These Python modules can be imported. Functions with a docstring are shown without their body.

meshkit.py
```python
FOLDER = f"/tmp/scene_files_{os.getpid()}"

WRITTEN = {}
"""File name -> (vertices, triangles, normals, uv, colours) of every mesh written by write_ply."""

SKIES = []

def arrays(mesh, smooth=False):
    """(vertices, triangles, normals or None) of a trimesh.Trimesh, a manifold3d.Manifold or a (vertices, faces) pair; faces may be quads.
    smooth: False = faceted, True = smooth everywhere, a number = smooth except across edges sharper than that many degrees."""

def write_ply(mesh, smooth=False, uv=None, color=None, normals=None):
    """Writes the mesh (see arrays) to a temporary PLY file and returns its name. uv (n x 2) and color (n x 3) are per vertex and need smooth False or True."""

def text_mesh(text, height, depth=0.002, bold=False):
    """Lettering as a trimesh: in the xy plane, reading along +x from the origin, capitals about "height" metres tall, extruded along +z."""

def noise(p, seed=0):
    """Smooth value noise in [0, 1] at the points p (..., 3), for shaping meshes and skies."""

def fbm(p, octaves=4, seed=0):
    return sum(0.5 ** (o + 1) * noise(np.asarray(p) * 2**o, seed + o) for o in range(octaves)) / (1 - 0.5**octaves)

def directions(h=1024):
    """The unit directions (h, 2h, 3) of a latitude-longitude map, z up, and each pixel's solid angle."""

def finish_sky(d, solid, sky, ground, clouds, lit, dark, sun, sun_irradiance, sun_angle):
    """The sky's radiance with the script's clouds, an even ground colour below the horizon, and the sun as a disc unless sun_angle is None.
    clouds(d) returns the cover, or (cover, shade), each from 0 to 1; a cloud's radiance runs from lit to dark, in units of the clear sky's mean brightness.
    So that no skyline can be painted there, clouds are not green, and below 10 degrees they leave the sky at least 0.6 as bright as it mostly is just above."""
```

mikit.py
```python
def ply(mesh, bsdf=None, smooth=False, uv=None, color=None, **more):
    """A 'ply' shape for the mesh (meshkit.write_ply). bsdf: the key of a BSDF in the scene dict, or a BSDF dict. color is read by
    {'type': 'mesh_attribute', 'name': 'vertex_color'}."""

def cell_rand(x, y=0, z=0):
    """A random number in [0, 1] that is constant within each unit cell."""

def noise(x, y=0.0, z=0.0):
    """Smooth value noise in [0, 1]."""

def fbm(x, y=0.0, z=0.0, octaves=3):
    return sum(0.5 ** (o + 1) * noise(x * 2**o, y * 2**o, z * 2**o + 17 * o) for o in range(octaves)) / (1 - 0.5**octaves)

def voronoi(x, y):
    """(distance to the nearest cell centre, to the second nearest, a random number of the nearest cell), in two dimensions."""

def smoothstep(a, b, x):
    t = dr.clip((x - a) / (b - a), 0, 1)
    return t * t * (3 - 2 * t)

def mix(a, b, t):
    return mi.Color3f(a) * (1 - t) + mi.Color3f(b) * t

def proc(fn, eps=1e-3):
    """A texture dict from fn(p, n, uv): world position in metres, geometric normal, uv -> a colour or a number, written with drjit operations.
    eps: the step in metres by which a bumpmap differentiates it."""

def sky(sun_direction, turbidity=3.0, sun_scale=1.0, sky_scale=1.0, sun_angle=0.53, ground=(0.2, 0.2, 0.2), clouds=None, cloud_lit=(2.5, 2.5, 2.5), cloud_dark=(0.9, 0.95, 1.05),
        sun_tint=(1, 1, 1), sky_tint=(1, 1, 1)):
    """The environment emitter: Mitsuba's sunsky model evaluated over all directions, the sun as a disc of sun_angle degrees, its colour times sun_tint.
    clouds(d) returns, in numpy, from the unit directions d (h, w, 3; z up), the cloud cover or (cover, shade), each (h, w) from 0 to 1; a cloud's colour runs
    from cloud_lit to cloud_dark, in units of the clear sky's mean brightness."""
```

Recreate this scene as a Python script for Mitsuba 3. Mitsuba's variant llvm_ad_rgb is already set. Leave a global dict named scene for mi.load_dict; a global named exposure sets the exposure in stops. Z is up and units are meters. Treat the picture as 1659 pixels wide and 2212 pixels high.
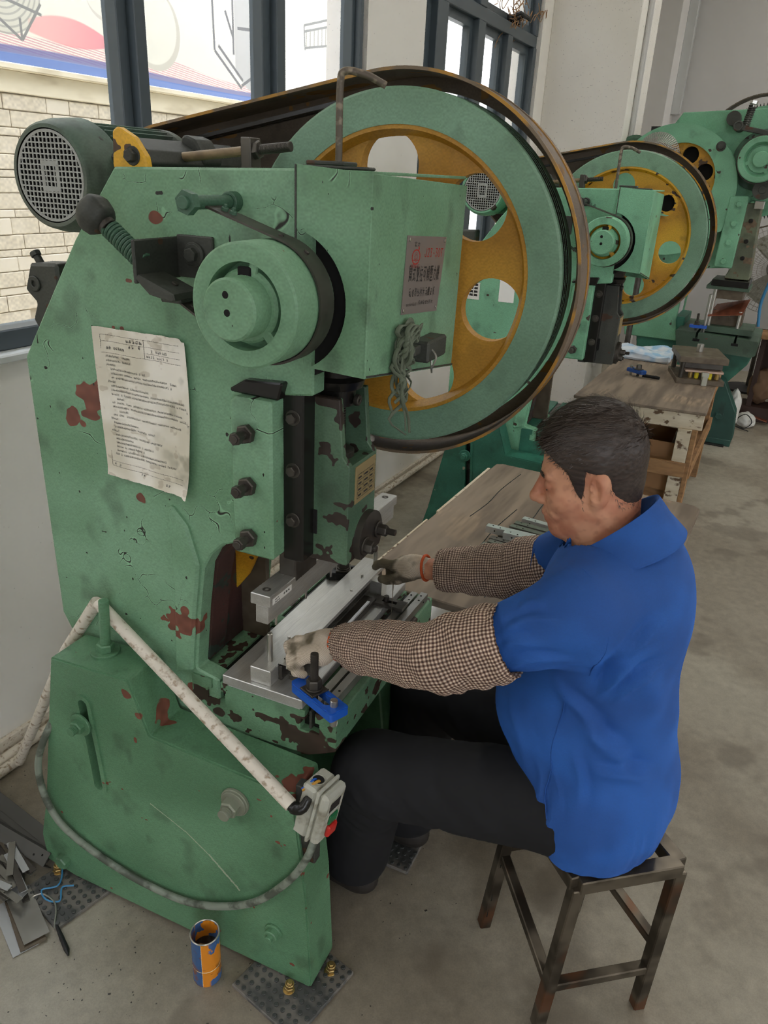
import math, random
import numpy as np, trimesh, manifold3d, shapely.geometry as sg
import drjit as dr, mitsuba as mi
import mikit, meshkit
from mikit import proc, noise, fbm, smoothstep, mix, cell_rand
T = mi.ScalarTransform4f
rnd = random.Random(7)
scene, labels = {}, {}

# ---------------------------------------------------------------- camera, sky, added fill lamps, exposure
EYE = np.array([0, 0, 1.75])
RIGHT, UP, FWD = np.array([0.886673, 0.459926, 0.047742]), np.array([-0.225398, 0.339753, 0.913107]), np.array([-0.403741, 0.820388, -0.404916])
scene['camera'] = {'type': 'perspective', 'fov': 2 * math.degrees(math.atan(829.5 / 1650)), 'fov_axis': 'x', 'near_clip': 0.05, 'far_clip': 200,
    'to_world': T().look_at(origin=EYE.tolist(), target=(EYE + FWD).tolist(), up=UP.tolist())}
exposure = 1.1
scene['sky'] = mikit.sky((-0.45, -0.35, 0.82), turbidity=4, sun_scale=0.0, sky_scale=1.0, ground=(0.3, 0.29, 0.27),
    clouds=lambda d: np.ones(d.shape[:2]), cloud_lit=(20, 21, 22.8))
FILL_POWER = 5.5
FILL_LAMPS = [(-0.3, -1.6), (-0.3, 3.1), (2.6, -2.6), (2.6, 0.6), (2.6, 3.8), (2.6, 7.0), (5.6, -1.0), (5.6, 2.2), (5.6, 5.4), (0.4, 5.9), (0.4, 8.1)]  # unseen lamps added for fill light, the last pair for the far end

# ---------------------------------------------------------------- helpers
def srgb(r, g, b):
    return [((c / 255) / 12.92 if c <= 10 else ((c / 255 + .055) / 1.055) ** 2.4) for c in (r, g, b)]
def numbered(k):
    if k not in scene and k not in labels and k not in used: used.add(k); return k
    i = 1
    while f'{k}_{i:03d}' in used: i += 1
    k = f'{k}_{i:03d}'; used.add(k); return k
used = set()
XF = None                                            # transform given to what is added now
def thing(name, label, cat, group=None, kind=None):
    k = numbered(name); labels[k] = {'label': label, 'category': cat}
    if group: labels[k]['group'] = group
    if kind: labels[k]['kind'] = kind
    return k
def put(key, mesh, mat, smooth=35, **kw):
    d = mesh if isinstance(mesh, dict) else mikit.ply(mesh, mat, smooth, **kw)
    if XF is not None: d = {**d, 'to_world': XF}
    scene[key] = d; return key
def part(parent, name, mesh, mat, smooth=35, label=None, kind=None, **kw):
    k = numbered(parent + '__' + name); put(k, mesh, mat, smooth, **kw)
    if label or kind:
        labels[k] = {}
        if label: labels[k]['label'] = label
        if kind: labels[k]['kind'] = kind
    return k
def single(name, mesh, mat, label, cat, group=None, kind=None, smooth=35, **kw):
    return put(thing(name, label, cat, group, kind), mesh, mat, smooth, **kw)
def struct(name, mesh, mat, smooth=35):
    used.add(name); labels[name] = {'kind': 'structure'}
    return put(name, mesh, mat, smooth)
def cat(*ms):
    ms = [m for x in ms for m in (x if isinstance(x, (list, tuple)) else [x])]
    return trimesh.util.concatenate(ms)
def V(*a): return np.array(a, float)
def unit(v): v = np.asarray(v, float); return v / np.linalg.norm(v)
def hull(pts):
    return trimesh.convex.convex_hull(np.asarray(pts, float))
def bx(lo, hi, b=0.002):
    lo, hi = np.minimum(lo, hi).astype(float), np.maximum(lo, hi).astype(float)
    b = min(b, 0.45 * (hi - lo).min())
    if b <= 0: return trimesh.creation.box(bounds=[lo, hi])
    P = []
    for a in range(3):
        L, Hh = lo + b, hi - b; L[a] = lo[a]; Hh[a] = hi[a]
        P += [[(L, Hh)[i][0], (L, Hh)[j][1], (L, Hh)[k][2]] for i in (0, 1) for j in (0, 1) for k in (0, 1)]
    return hull(P)
def frame_of(d):
    d = unit(d); a = np.cross(d, [0, 0, 1.] if abs(d[2]) < .9 else [1., 0, 0]); a = unit(a)
    return a, np.cross(d, a), d
def lathe(prof, p0, d, n=48, phase=0, uv=False):
    """profile rows (distance along d, radius), from p0 along d"""
    a, b, d = frame_of(d); prof = np.asarray(prof, float); ang = phase + np.arange(n) * 2 * np.pi / n
    ring = np.cos(ang)[:, None] * a + np.sin(ang)[:, None] * b
    v = (np.asarray(p0, float) + prof[:, :1] * d)[:, None] + prof[:, 1][:, None, None] * ring[None]
    m = len(prof); i, j = np.meshgrid(np.arange(m - 1), np.arange(n), indexing='ij'); k = (j + 1) % n
    q = np.stack([i * n + j, i * n + k, (i + 1) * n + k, (i + 1) * n + j], -1).reshape(-1, 4)
    f = np.vstack([q[:, [0, 1, 2]], q[:, [0, 2, 3]]])
    t = trimesh.Trimesh(v.reshape(-1, 3), f, process=False)
    t.merge_vertices(); t.update_faces(t.nondegenerate_faces()); return t
def cyl(p0, p1, r, n=24, b=0.001, r2=None):
    p0, p1 = np.asarray(p0, float), np.asarray(p1, float); L = np.linalg.norm(p1 - p0); r2 = r if r2 is None else r2; b = min(b, r * .4, L * .4)
    return lathe([(0, 0), (0, r - b), (b, r), (L - b, r2), (L, r2 - b), (L, 0)], p0, p1 - p0, n)
def ringm(p0, d, r0, r1, L, n=64, b=0.0015):
    return lathe([(0, r0 + b), (0, r1 - b), (b, r1), (L - b, r1), (L, r1 - b), (L, r0 + b), (L - b, r0), (b, r0), (0, r0 + b)], p0, d, n)
def nut(p, d, r, h, n=6, phase=.3):
    return lathe([(0, 0), (0, r), (h * .85, r), (h, r * .86), (h, 0)], p, d, n, phase)
def hexbolt(p, d, r, h, washer=True, stud=0., sr=None):
    d = unit(d); p = np.asarray(p, float); ms = []
    if washer: ms.append(cyl(p, p + d * h * .25, r * 1.45, 24)); p = p + d * h * .25
    ms.append(nut(p, d, r, h))
    if stud: ms.append(thread(p + d * h * .9, d, sr or r * .55, stud))
    return cat(ms)
def thread(p, d, r, L, pitch=None):
    pitch = pitch or r * .3; k = max(2, int(L / pitch)); pr = [(0, 0), (0, r)]
    for i in range(k): pr += [((i + .25) * L / k, r), ((i + .5) * L / k, r * .86), ((i + .75) * L / k, r)]
    return lathe(pr + [(L, r * .9), (L, 0)], p, d, 16)
def spline(P, n=8):
    P = np.asarray(P, float); Q = np.vstack([2 * P[0] - P[1], P, 2 * P[-1] - P[-2]]); out = []
    for i in range(1, len(Q) - 2):
        a, b, c, d = Q[i - 1:i + 3]
        for t in np.arange(n) / n: out.append(.5 * ((2 * b) + (c - a) * t + (2 * a - 5 * b + 4 * c - d) * t * t + (3 * b - 3 * c + d - a) * t ** 3))
    return np.array(out + [P[-1]])
def tube(P, r, n=12, cap=True, flat=None, uvs=False, up=None):
    """sweep of a circle (or ellipse: flat = ratio) along the points"""
    P = np.asarray(P, float); t = np.gradient(P, axis=0); t /= np.linalg.norm(t, axis=1, keepdims=True) + 1e-12
    a = np.cross(t[0], [0, 0, 1.] if abs(t[0][2]) < .9 else [1., 0, 0]) if up is None else np.cross(t[0], up)
    A = []
    for k in range(len(P)):
        a = a - t[k] * (a @ t[k]); a = unit(a); A.append(a)
    A = np.array(A); B = np.cross(t, A); r = np.broadcast_to(np.asarray(r, float), (len(P),)); ang = np.arange(n) * 2 * np.pi / n
    f2 = 1 if flat is None else flat
    v = P[:, None] + r[:, None, None] * (np.cos(ang)[None, :, None] * A[:, None] + f2 * np.sin(ang)[None, :, None] * B[:, None])
    m = len(P); i, j = np.meshgrid(np.arange(m - 1), np.arange(n), indexing='ij'); k = (j + 1) % n
    q = np.stack([i * n + j, (i + 1) * n + j, (i + 1) * n + k, i * n + k], -1).reshape(-1, 4); f = [q[:, [0, 2, 1]], q[:, [0, 3, 2]]]
    v = v.reshape(-1, 3)
    if cap:
        v = np.vstack([v, P[:1], P[-1:]]); c0, c1 = m * n, m * n + 1; jj = np.arange(n); kk = (jj + 1) % n
        f += [np.stack([jj * 0 + c0, jj, kk], 1), np.stack([jj * 0 + c1, (m - 1) * n + kk, (m - 1) * n + jj], 1)]
    return trimesh.Trimesh(v, np.vstack(f), process=False)
def rounded(poly, r, q=6):
    return sg.Polygon(poly).buffer(-r, join_style=2).buffer(2 * r, quad_segs=q).buffer(-r, quad_segs=q)
PLANES = {'y': V(*[1, 0, 0, 0, 0, 1, 0, 1, 0]).reshape(3, 3), 'x': V(*[0, 1, 0, 0, 0, 1, 1, 0, 0]).reshape(3, 3), 'z': np.eye(3)}
def prism(poly, a, b, ax='y', bev=0.0):
    """extrudes the polygon (in the two other axes, in x, y, z order) from a to b along ax; bev chamfers the rims"""
    P = poly if hasattr(poly, 'exterior') else sg.Polygon(poly)
    a, b = min(a, b), max(a, b)
    def ex(p, h0, h1):
        out = []
        for g in getattr(p, 'geoms', [p]):
            m = trimesh.creation.extrude_polygon(g, h1 - h0, engine='earcut'); m.apply_translation([0, 0, h0]); out.append(m)
        return cat(out)
    if bev > 0 and not P.interiors:
        def off(d):
            c = np.array(P.exterior.coords)[:-1]
            if not P.exterior.is_ccw: c = c[::-1]
            e1 = c - np.roll(c, 1, 0); e2 = np.roll(c, -1, 0) - c
            n1 = np.stack([e1[:, 1], -e1[:, 0]], 1); n2 = np.stack([e2[:, 1], -e2[:, 0]], 1)
            n1 /= np.linalg.norm(n1, axis=1)[:, None] + 1e-12; n2 /= np.linalg.norm(n2, axis=1)[:, None] + 1e-12
            s = n1 + n2; s = s / np.maximum((s * n1).sum(1, keepdims=True), .35); return c - s * d
        c0, c1 = off(bev), off(0); n = len(c0); rings = [(c0, a), (c1, a + bev), (c1, b - bev), (c0, b)]
        v = np.vstack([np.c_[c, np.full(n, h)] for c, h in rings]); f = []
        i = np.arange(n); k = (i + 1) % n
        for r in range(3): f += [np.stack([r * n + i, r * n + k, (r + 1) * n + k], 1), np.stack([r * n + i, (r + 1) * n + k, (r + 1) * n + i], 1)]
        tv, tf = trimesh.creation.triangulate_polygon(sg.Polygon(c0), engine='earcut')
        idx = np.array([np.argmin(((c0 - p) ** 2).sum(1)) for p in tv]); tf = idx[np.asarray(tf)]
        A = c0[tf]; e1, e2 = A[:, 1] - A[:, 0], A[:, 2] - A[:, 0]; sgn = e1[:, 0] * e2[:, 1] - e1[:, 1] * e2[:, 0]; tf = np.where((sgn < 0)[:, None], tf[:, ::-1], tf)
        f += [tf[:, ::-1], tf + 3 * n]; m = trimesh.Trimesh(v, np.vstack(f), process=False)
    else: m = ex(P, a, b)
    M = PLANES[ax]; m = trimesh.Trimesh(np.asarray(m.vertices) @ M, m.faces, process=False)
    if ax == 'y': m.invert()
    return m
def mv(m, t=(0, 0, 0), rz=0, ry=0, rx=0, s=1):
    m = m.copy(); R = trimesh.transformations.euler_matrix(rx, ry, rz, 'sxyz'); m.apply_scale(s); m.apply_transform(R); m.apply_translation(t); return m
def circle(c, r, n=40):
    return sg.Point(c).buffer(r, quad_segs=n // 4)
def nets(f, lo, hi, h, smooth=2):
    """surface nets of f < 0"""
    lo, hi = np.asarray(lo, float), np.asarray(hi, float); N = np.ceil((hi - lo) / h).astype(int) + 1
    ax = [lo[i] + h * np.arange(N[i]) for i in range(3)]
    val = np.empty(N, np.float32)
    for i0 in range(0, N[0], 24):
        g = np.stack(np.meshgrid(ax[0][i0:i0 + 24], ax[1], ax[2], indexing='ij'), -1); val[i0:i0 + 24] = f(g.reshape(-1, 3)).reshape(g.shape[:3])
    s = val < 0; C = [s[a:N[0] - 1 + a, b:N[1] - 1 + b, c:N[2] - 1 + c] for a in (0, 1) for b in (0, 1) for c in (0, 1)]
    n = sum(c.astype(np.int8) for c in C); act = (n > 0) & (n < 8); idx = np.full(act.shape, -1); idx[act] = np.arange(act.sum()); I = np.argwhere(act)
    acc = np.zeros((len(I), 3)); cnt = np.zeros(len(I)); cor = [(a, b, c) for a in (0, 1) for b in (0, 1) for c in (0, 1)]
    for p in range(8):
        for q in range(p + 1, 8):
            dlt = np.array(cor[q]) - cor[p]
            if abs(dlt).sum() != 1: continue
            v0 = val[tuple((I + cor[p]).T)]; v1 = val[tuple((I + cor[q]).T)]; m = (v0 < 0) != (v1 < 0)
            t = v0[m] / (v0[m] - v1[m]); acc[m] += np.array(cor[p]) + t[:, None] * dlt; cnt[m] += 1
    P = lo + h * (I + acc / cnt[:, None]); F = []
    for a in range(3):
        b, c = (a + 1) % 3, (a + 2) % 3; sl = [slice(None)] * 3; s0 = list(sl); s1 = list(sl); s0[a] = slice(0, -1); s1[a] = slice(1, None)
        ch = s[tuple(s0)] != s[tuple(s1)]; E = np.argwhere(ch); E = E[(E[:, b] > 0) & (E[:, c] > 0) & (E[:, b] < N[b] - 1) & (E[:, c] < N[c] - 1)]
        def at(db, dc): e = E.copy(); e[:, b] -= db; e[:, c] -= dc; return idx[tuple(e.T)]
        q = np.stack([at(1, 1), at(0, 1), at(0, 0), at(1, 0)], 1); q = np.where(s[tuple(E.T)][:, None], q, q[:, ::-1]); F += [q[:, [0, 1, 2]], q[:, [0, 2, 3]]]
    m = trimesh.Trimesh(P, np.vstack(F), process=False)
    if smooth: trimesh.smoothing.filter_taubin(m, iterations=smooth)
    return m
def normals_of(m):
    return meshkit.arrays(m, True)[2]
def sd_cone(p, a, b, ra, rb):
    a, b = np.asarray(a, float), np.asarray(b, float); d = b - a; t = np.clip(((p - a) @ d) / (d @ d), 0, 1)
    return np.linalg.norm(p - a - t[:, None] * d, axis=1) - (ra + (rb - ra) * t)
def sd_ell(p, c, r, R=None):
    q = p - np.asarray(c, float)
    if R is not None: q = q @ R
    r = np.asarray(r, float); k = np.linalg.norm(q / r, axis=1); g = np.linalg.norm(q / r ** 2, axis=1) + 1e-9; return k * (k - 1) / g
def smin(a, b, k):
    h = np.clip(.5 + .5 * (b - a) / k, 0, 1); return b + (a - b) * h - k * h * (1 - h)
def smax(a, b, k): return -smin(-a, -b, k)
# ---------------------------------------------------------------- materials
def rgb(c): return {'type': 'rgb', 'value': [float(x) for x in c]}
def pr(name, color, rough=.5, metal=0., spec=.5, bump=None, bscale=.001, two=True, **kw):
    col = color if isinstance(color, dict) else rgb(color)
    d = {'type': 'principled', 'base_color': col, 'roughness': rough if isinstance(rough, dict) else float(rough), 'metallic': float(metal), 'specular': float(spec), **kw}
    if bump is not None: d = {'type': 'bumpmap', 'arbitrary': bump, 'scale': float(bscale), 'bsdf': d}
    scene[name] = {'type': 'twosided', 'bsdf': d} if two else d
    return name
def paint(c1, c2, rust=srgb(120, 72, 58), thr=.70, sc=22., speck=.12, grime=.35, spots=(), seed=0., dark=srgb(34, 36, 30), pits=0., lines=(), peel=0.):
    def fn(p, n, uv):
        x, y, z = p.x + seed, p.y, p.z
        a = fbm(x * 6, y * 6, z * 6, 2)
        col = mix(c1, c2, smoothstep(.25, .75, a))
        s = noise(x * 320, y * 320, z * 320)
        col = col * (1 - speck + 2 * speck * s)
        g = fbm(x * 17 + 3, y * 17, z * 11 + 5, 3)
        col = mix(col, dark, smoothstep(.56, .80, g) * grime)
        m = smoothstep(thr, thr + .012, fbm(x * sc + 9, y * sc, z * sc, 3))
        r1 = noise(x * 60, y * 60, z * 60)
        for sx, sy, sz, r in spots:
            d = dr.sqrt(dr.square(p.x - sx) + dr.square(p.y - sy) + dr.square(p.z - sz)) + (fbm(x * 38, y * 38, z * 38, 2) - .5) * r * 2.2
            m = dr.maximum(m, smoothstep(r, r - .003, d))
        if peel:
            e1, e2, w = mikit.voronoi(x * 13 + .5 * noise(x * 40, z * 40, y), z * 13 + .5 * noise(z * 44, x * 44, 3))
            k = smoothstep(.60, .66, fbm(x * 9 + 2, z * 9, 5, 3)) * peel; d_ = e2 - e1
            col = mix(col, dark, (1 - smoothstep(.008, .022, d_)) * k); col = mix(col, [min(1, c * 1.5) for c in c1], smoothstep(.02, .028, d_) * (1 - smoothstep(.04, .06, d_)) * k * .6)
        for (ax, ay, az), (ex, ey, ez), wd in lines:
            L2 = (ex - ax) ** 2 + (ey - ay) ** 2 + (ez - az) ** 2; t = dr.clip(((p.x - ax) * (ex - ax) + (p.y - ay) * (ey - ay) + (p.z - az) * (ez - az)) / L2, 0, 1)
            d = dr.sqrt(dr.square(p.x - ax - t * (ex - ax)) + dr.square(p.y - ay - t * (ey - ay)) + dr.square(p.z - az - t * (ez - az)))
            col = mix(col, srgb(150, 160, 138), (1 - smoothstep(wd * .5, wd, d + (s - .5) * wd)) * .8)
        rc = mix(rust, [c * .62 for c in rust], r1)
        col = mix(col, rc, m)
        if pits: col = mix(col, dark, smoothstep(1 - pits, 1 - pits + .02, noise(x * 95, y * 95, z * 60 + 31)))
        return col
    return proc(fn)
def bump_paint(p, n, uv):
    return noise(p.x * 55, p.y * 55, p.z * 55)
BP = proc(bump_paint, eps=.002)
GR1, GR2 = srgb(116, 154, 124), srgb(98, 136, 104)
pr('m_motor', paint(srgb(92, 98, 88), srgb(70, 92, 78), seed=71., thr=.9, grime=.5), .55)
W = toW = lambda u, v, z: tuple(ROT @ (np.array([u, v, z]) - PIV) + PIV)
TH = math.radians(3.7); PIV = np.array([-.63, 1.12, 0.])
ROT = np.array([[math.cos(TH), -math.sin(TH), 0], [math.sin(TH), math.cos(TH), 0], [0, 0, 1.]])
PRESS_XF = T(np.vstack([np.c_[ROT, PIV - ROT @ PIV], [0, 0, 0, 1]]))
RUSTY = [W(-1.203, 1.12, 1.302) + (.036,), W(-1.18, 1.12, 1.27) + (.02,), W(-1.271, 1.12, 1.257) + (.017,), W(-1.24, 1.12, 1.243) + (.009,), W(-1.105, 1.12, 1.103) + (.011,), W(-1.013, 1.12, .83) + (.036,),
         W(-.985, 1.12, .648) + (.026,), W(-.93, 1.12, .62) + (.018,), W(-.70, 1.12, .60) + (.05,), W(-.64, 1.13, .60) + (.04,), W(-1.02, 1.12, 1.66) + (.014,)]
pr('m_green', paint(GR1, GR2, spots=RUSTY, thr=.83, pits=.06, peel=1.), .5, bump=BP, bscale=.0016)
pr('m_green_bed', paint(srgb(100, 136, 106), srgb(82, 116, 88), rust=srgb(60, 46, 38), thr=.60, sc=34, spots=RUSTY, seed=3.), .5, bump=BP, bscale=.0022)
FOOTS = [W(-.70, 1.03, .60) + (.03,), W(-.66, 1.06, .585) + (.035,), W(-.88, 1.08, .62) + (.03,), W(-1.04, 1.06, .61) + (.025,), W(-1.09, 1.0, .69) + (.012,), W(-1.06, .998, .64) + (.011,)]
pr('m_green_ram', paint(srgb(84, 112, 88), srgb(64, 90, 70), rust=srgb(52, 42, 36), thr=.62, sc=30, seed=5.), .5)
pr('m_green_foot', paint(srgb(92, 132, 100), srgb(76, 114, 84), thr=.80, spots=FOOTS, seed=7., sc=30, lines=[(W(-1.051, 1.0, .391), W(-.953, 1.0, .348), .0020), (W(-.953, 1.0, .348), W(-.891, 1.0, .306), .0022), (W(-.891, 1.0, .306), W(-.813, 1.0, .236), .0036)]), .42, bump=BP, bscale=.0014)
pr('m_green_dark', paint(srgb(70, 104, 84), srgb(54, 84, 66), seed=11., rust=srgb(50, 42, 36), thr=.70), .55)
pr('m_green_wheel', paint(srgb(118, 152, 128), srgb(104, 136, 112), seed=13., grime=.25, thr=.9), .45)
pr('m_green_light', paint(srgb(120, 176, 142), srgb(104, 156, 124), seed=17., rust=srgb(66, 56, 44), thr=.75, grime=.3), .5)
pr('m_teal', paint(srgb(52, 112, 92), srgb(40, 90, 74), seed=19., rust=srgb(150, 150, 130), thr=.80, grime=.3), .45)
pr('m_yellow', paint(srgb(186, 138, 50), srgb(164, 116, 38), seed=23., rust=srgb(70, 52, 34), thr=.9, grime=.2, dark=srgb(92, 62, 26)), .5)
pr('m_yellow_worn', paint(srgb(206, 158, 40), srgb(176, 124, 30), seed=29., rust=srgb(74, 52, 34), thr=.66, grime=.5, dark=srgb(84, 56, 28), sc=26.), .5)
pr('m_red_oxide', paint(srgb(70, 40, 36), srgb(46, 34, 32), seed=31., rust=srgb(44, 58, 50), thr=.62), .6)
pr('m_guard', paint(srgb(112, 98, 84), srgb(88, 76, 64), seed=37., rust=srgb(128, 90, 36), thr=.66, grime=.4), .6, metal=.1)
pr('m_steel', proc(lambda p, n, uv: mix(srgb(196, 196, 192), srgb(160, 158, 152), fbm(p.x * 30, p.y * 8, p.z * 30, 3)) * (.9 + .2 * noise(p.x * 700, p.y * 40, p.z * 700))), .30, metal=.6)
pr('m_steel_dark', proc(lambda p, n, uv: mix(srgb(96, 92, 86), srgb(58, 54, 50), fbm(p.x * 24, p.y * 24, p.z * 24, 4))), .42, metal=.7)
pr('m_stool', proc(lambda p, n, uv: mix(mix(srgb(108, 100, 88), srgb(60, 54, 46), smoothstep(.3, .7, fbm(p.x * 14, p.y * 14, p.z * 14, 3))), srgb(112, 72, 48), smoothstep(.54, .70, fbm(p.x * 11 + 40, p.y * 11, p.z * 11, 2)) * .8)), .28, metal=.7)
pr('m_iron', paint(srgb(70, 72, 66), srgb(52, 54, 50), seed=41., rust=srgb(84, 60, 46), thr=.72), .55, metal=.3)
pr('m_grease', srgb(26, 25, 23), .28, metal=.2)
pr('m_black', srgb(22, 22, 23), .5)
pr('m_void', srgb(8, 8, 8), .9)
pr('m_rubber_stud', srgb(62, 64, 63), .4)
pr('m_rubber', proc(lambda p, n, uv: mix(srgb(74, 75, 74), srgb(112, 108, 102), smoothstep(.40, .62, fbm(p.x * 22, p.y * 22, p.z * 22, 4)))), .6)
pr('m_blue', srgb(24, 82, 176), .28, clearcoat=.4)
pr('m_blue_dark', srgb(30, 66, 130), .4)
pr('m_chrome', srgb(190, 188, 182), .25, metal=.9)
pr('m_brass', srgb(176, 150, 96), .3, metal=.8)
pr('m_white_plate', srgb(214, 212, 206), .4)
pr('m_red_print', srgb(150, 44, 40), .5)
pr('m_black_print', srgb(34, 30, 30), .6)
pr('m_plate_tan', srgb(150, 132, 92), .45, metal=.3)
pr('m_alu_plate', srgb(140, 130, 126), .45, metal=.5)
pr('m_frame_grey', srgb(66, 76, 82), .4)
pr('m_box_grey', proc(lambda p, n, uv: mix(srgb(168, 168, 156), srgb(128, 124, 108), smoothstep(.5, .8, fbm(p.x * 40, p.y * 40, p.z * 40, 4)))), .5)
pr('m_red', srgb(178, 40, 34), .35)
pr('m_green_button', srgb(24, 96, 56), .35)
pr('m_conduit', proc(lambda p, n, uv: mix(srgb(206, 198, 184), srgb(150, 132, 110), smoothstep(.5, .8, fbm(p.x * 90, p.y * 90, p.z * 90, 3)))), .5)
pr('m_rope', srgb(92, 100, 84), .8)
pr('m_orange', srgb(196, 84, 40), .7)
pr('m_wood', proc(lambda p, n, uv: mix(mix(srgb(128, 114, 98), srgb(98, 86, 74), smoothstep(.3, .7, fbm(p.x * 26, p.y * 3.2, p.z * 26, 4))), mix(srgb(168, 146, 120), srgb(88, 76, 64), noise(p.x * 130, p.y * 12, p.z * 130)), smoothstep(.56, .70, fbm(p.x * 9 + 4, p.y * 5, p.z * 9, 4)) * .55)), .75)
pr('m_wood_pale', proc(lambda p, n, uv: mix(mix(srgb(206, 196, 176), srgb(172, 158, 132), fbm(p.x * 12, p.y * 12, p.z * 40, 3)), srgb(92, 70, 50), smoothstep(.60, .72, fbm(p.x * 34, p.y * 34, p.z * 34 + 7, 4)))), .7)
pr('m_wood_brown', proc(lambda p, n, uv: mix(srgb(160, 122, 80), srgb(104, 74, 48), fbm(p.x * 20, p.y * 20, p.z * 60, 4))), .7)
pr('m_card', srgb(150, 112, 76), .8)
pr('m_white', srgb(236, 236, 232), .6)
pr('m_copper', proc(lambda p, n, uv: mix(srgb(164, 96, 70), srgb(120, 70, 54), fbm(p.x * 40, p.y * 12, p.z * 20, 3))), .35, metal=.6)
pr('m_rail', proc(lambda p, n, uv: mix(srgb(150, 148, 142), srgb(118, 116, 108), fbm(p.x * 16, p.y * 16, p.z * 16, 2))), .28, metal=.65)
pr('m_zinc', srgb(206, 208, 208), .3, metal=.6)
# setting
def concrete(p, n, uv):
    a = fbm(p.x * 2.2, p.y * 2.2, 0, 4); b = fbm(p.x * 40, p.y * 40, 3, 3); s = noise(p.x * 420, p.y * 420, 1)
    c = mix(srgb(150, 144, 130), srgb(128, 120, 106), smoothstep(.3, .7, a)); c = c * (.86 + .28 * b) * (.93 + .14 * s)
    st = smoothstep(.60, .76, fbm(p.x * 5 + 9, p.y * 5, 2, 4)); c = mix(c, srgb(92, 82, 70), st * .45)
    return c
pr('m_floor', proc(concrete), .5)
pr('m_wall', proc(lambda p, n, uv: mix(srgb(226, 223, 216), srgb(212, 208, 200), fbm(p.x * 1.3, p.y * 1.3, p.z * 1.3, 3)) * (1 - .5 * smoothstep(.93, .95, noise(p.x * 130, p.y * 130, p.z * 130)))), .75)
pr('m_wall_plain', srgb(192, 190, 188), .8)
pr('m_ceiling', srgb(206, 206, 202), .8)
pr('m_sill', srgb(196, 200, 198), .4)
pr('m_brick_a', proc(lambda p, n, uv: mix(srgb(204, 196, 178), srgb(182, 172, 150), fbm(p.x * 9, p.y * 9, p.z * 9, 4)) * (.82 + .3 * noise(p.x * 60, p.y * 60, p.z * 60))), .9)
pr('m_brick_b', srgb(200, 192, 174), .9)
pr('m_mortar', srgb(182, 173, 154), .95)
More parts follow.
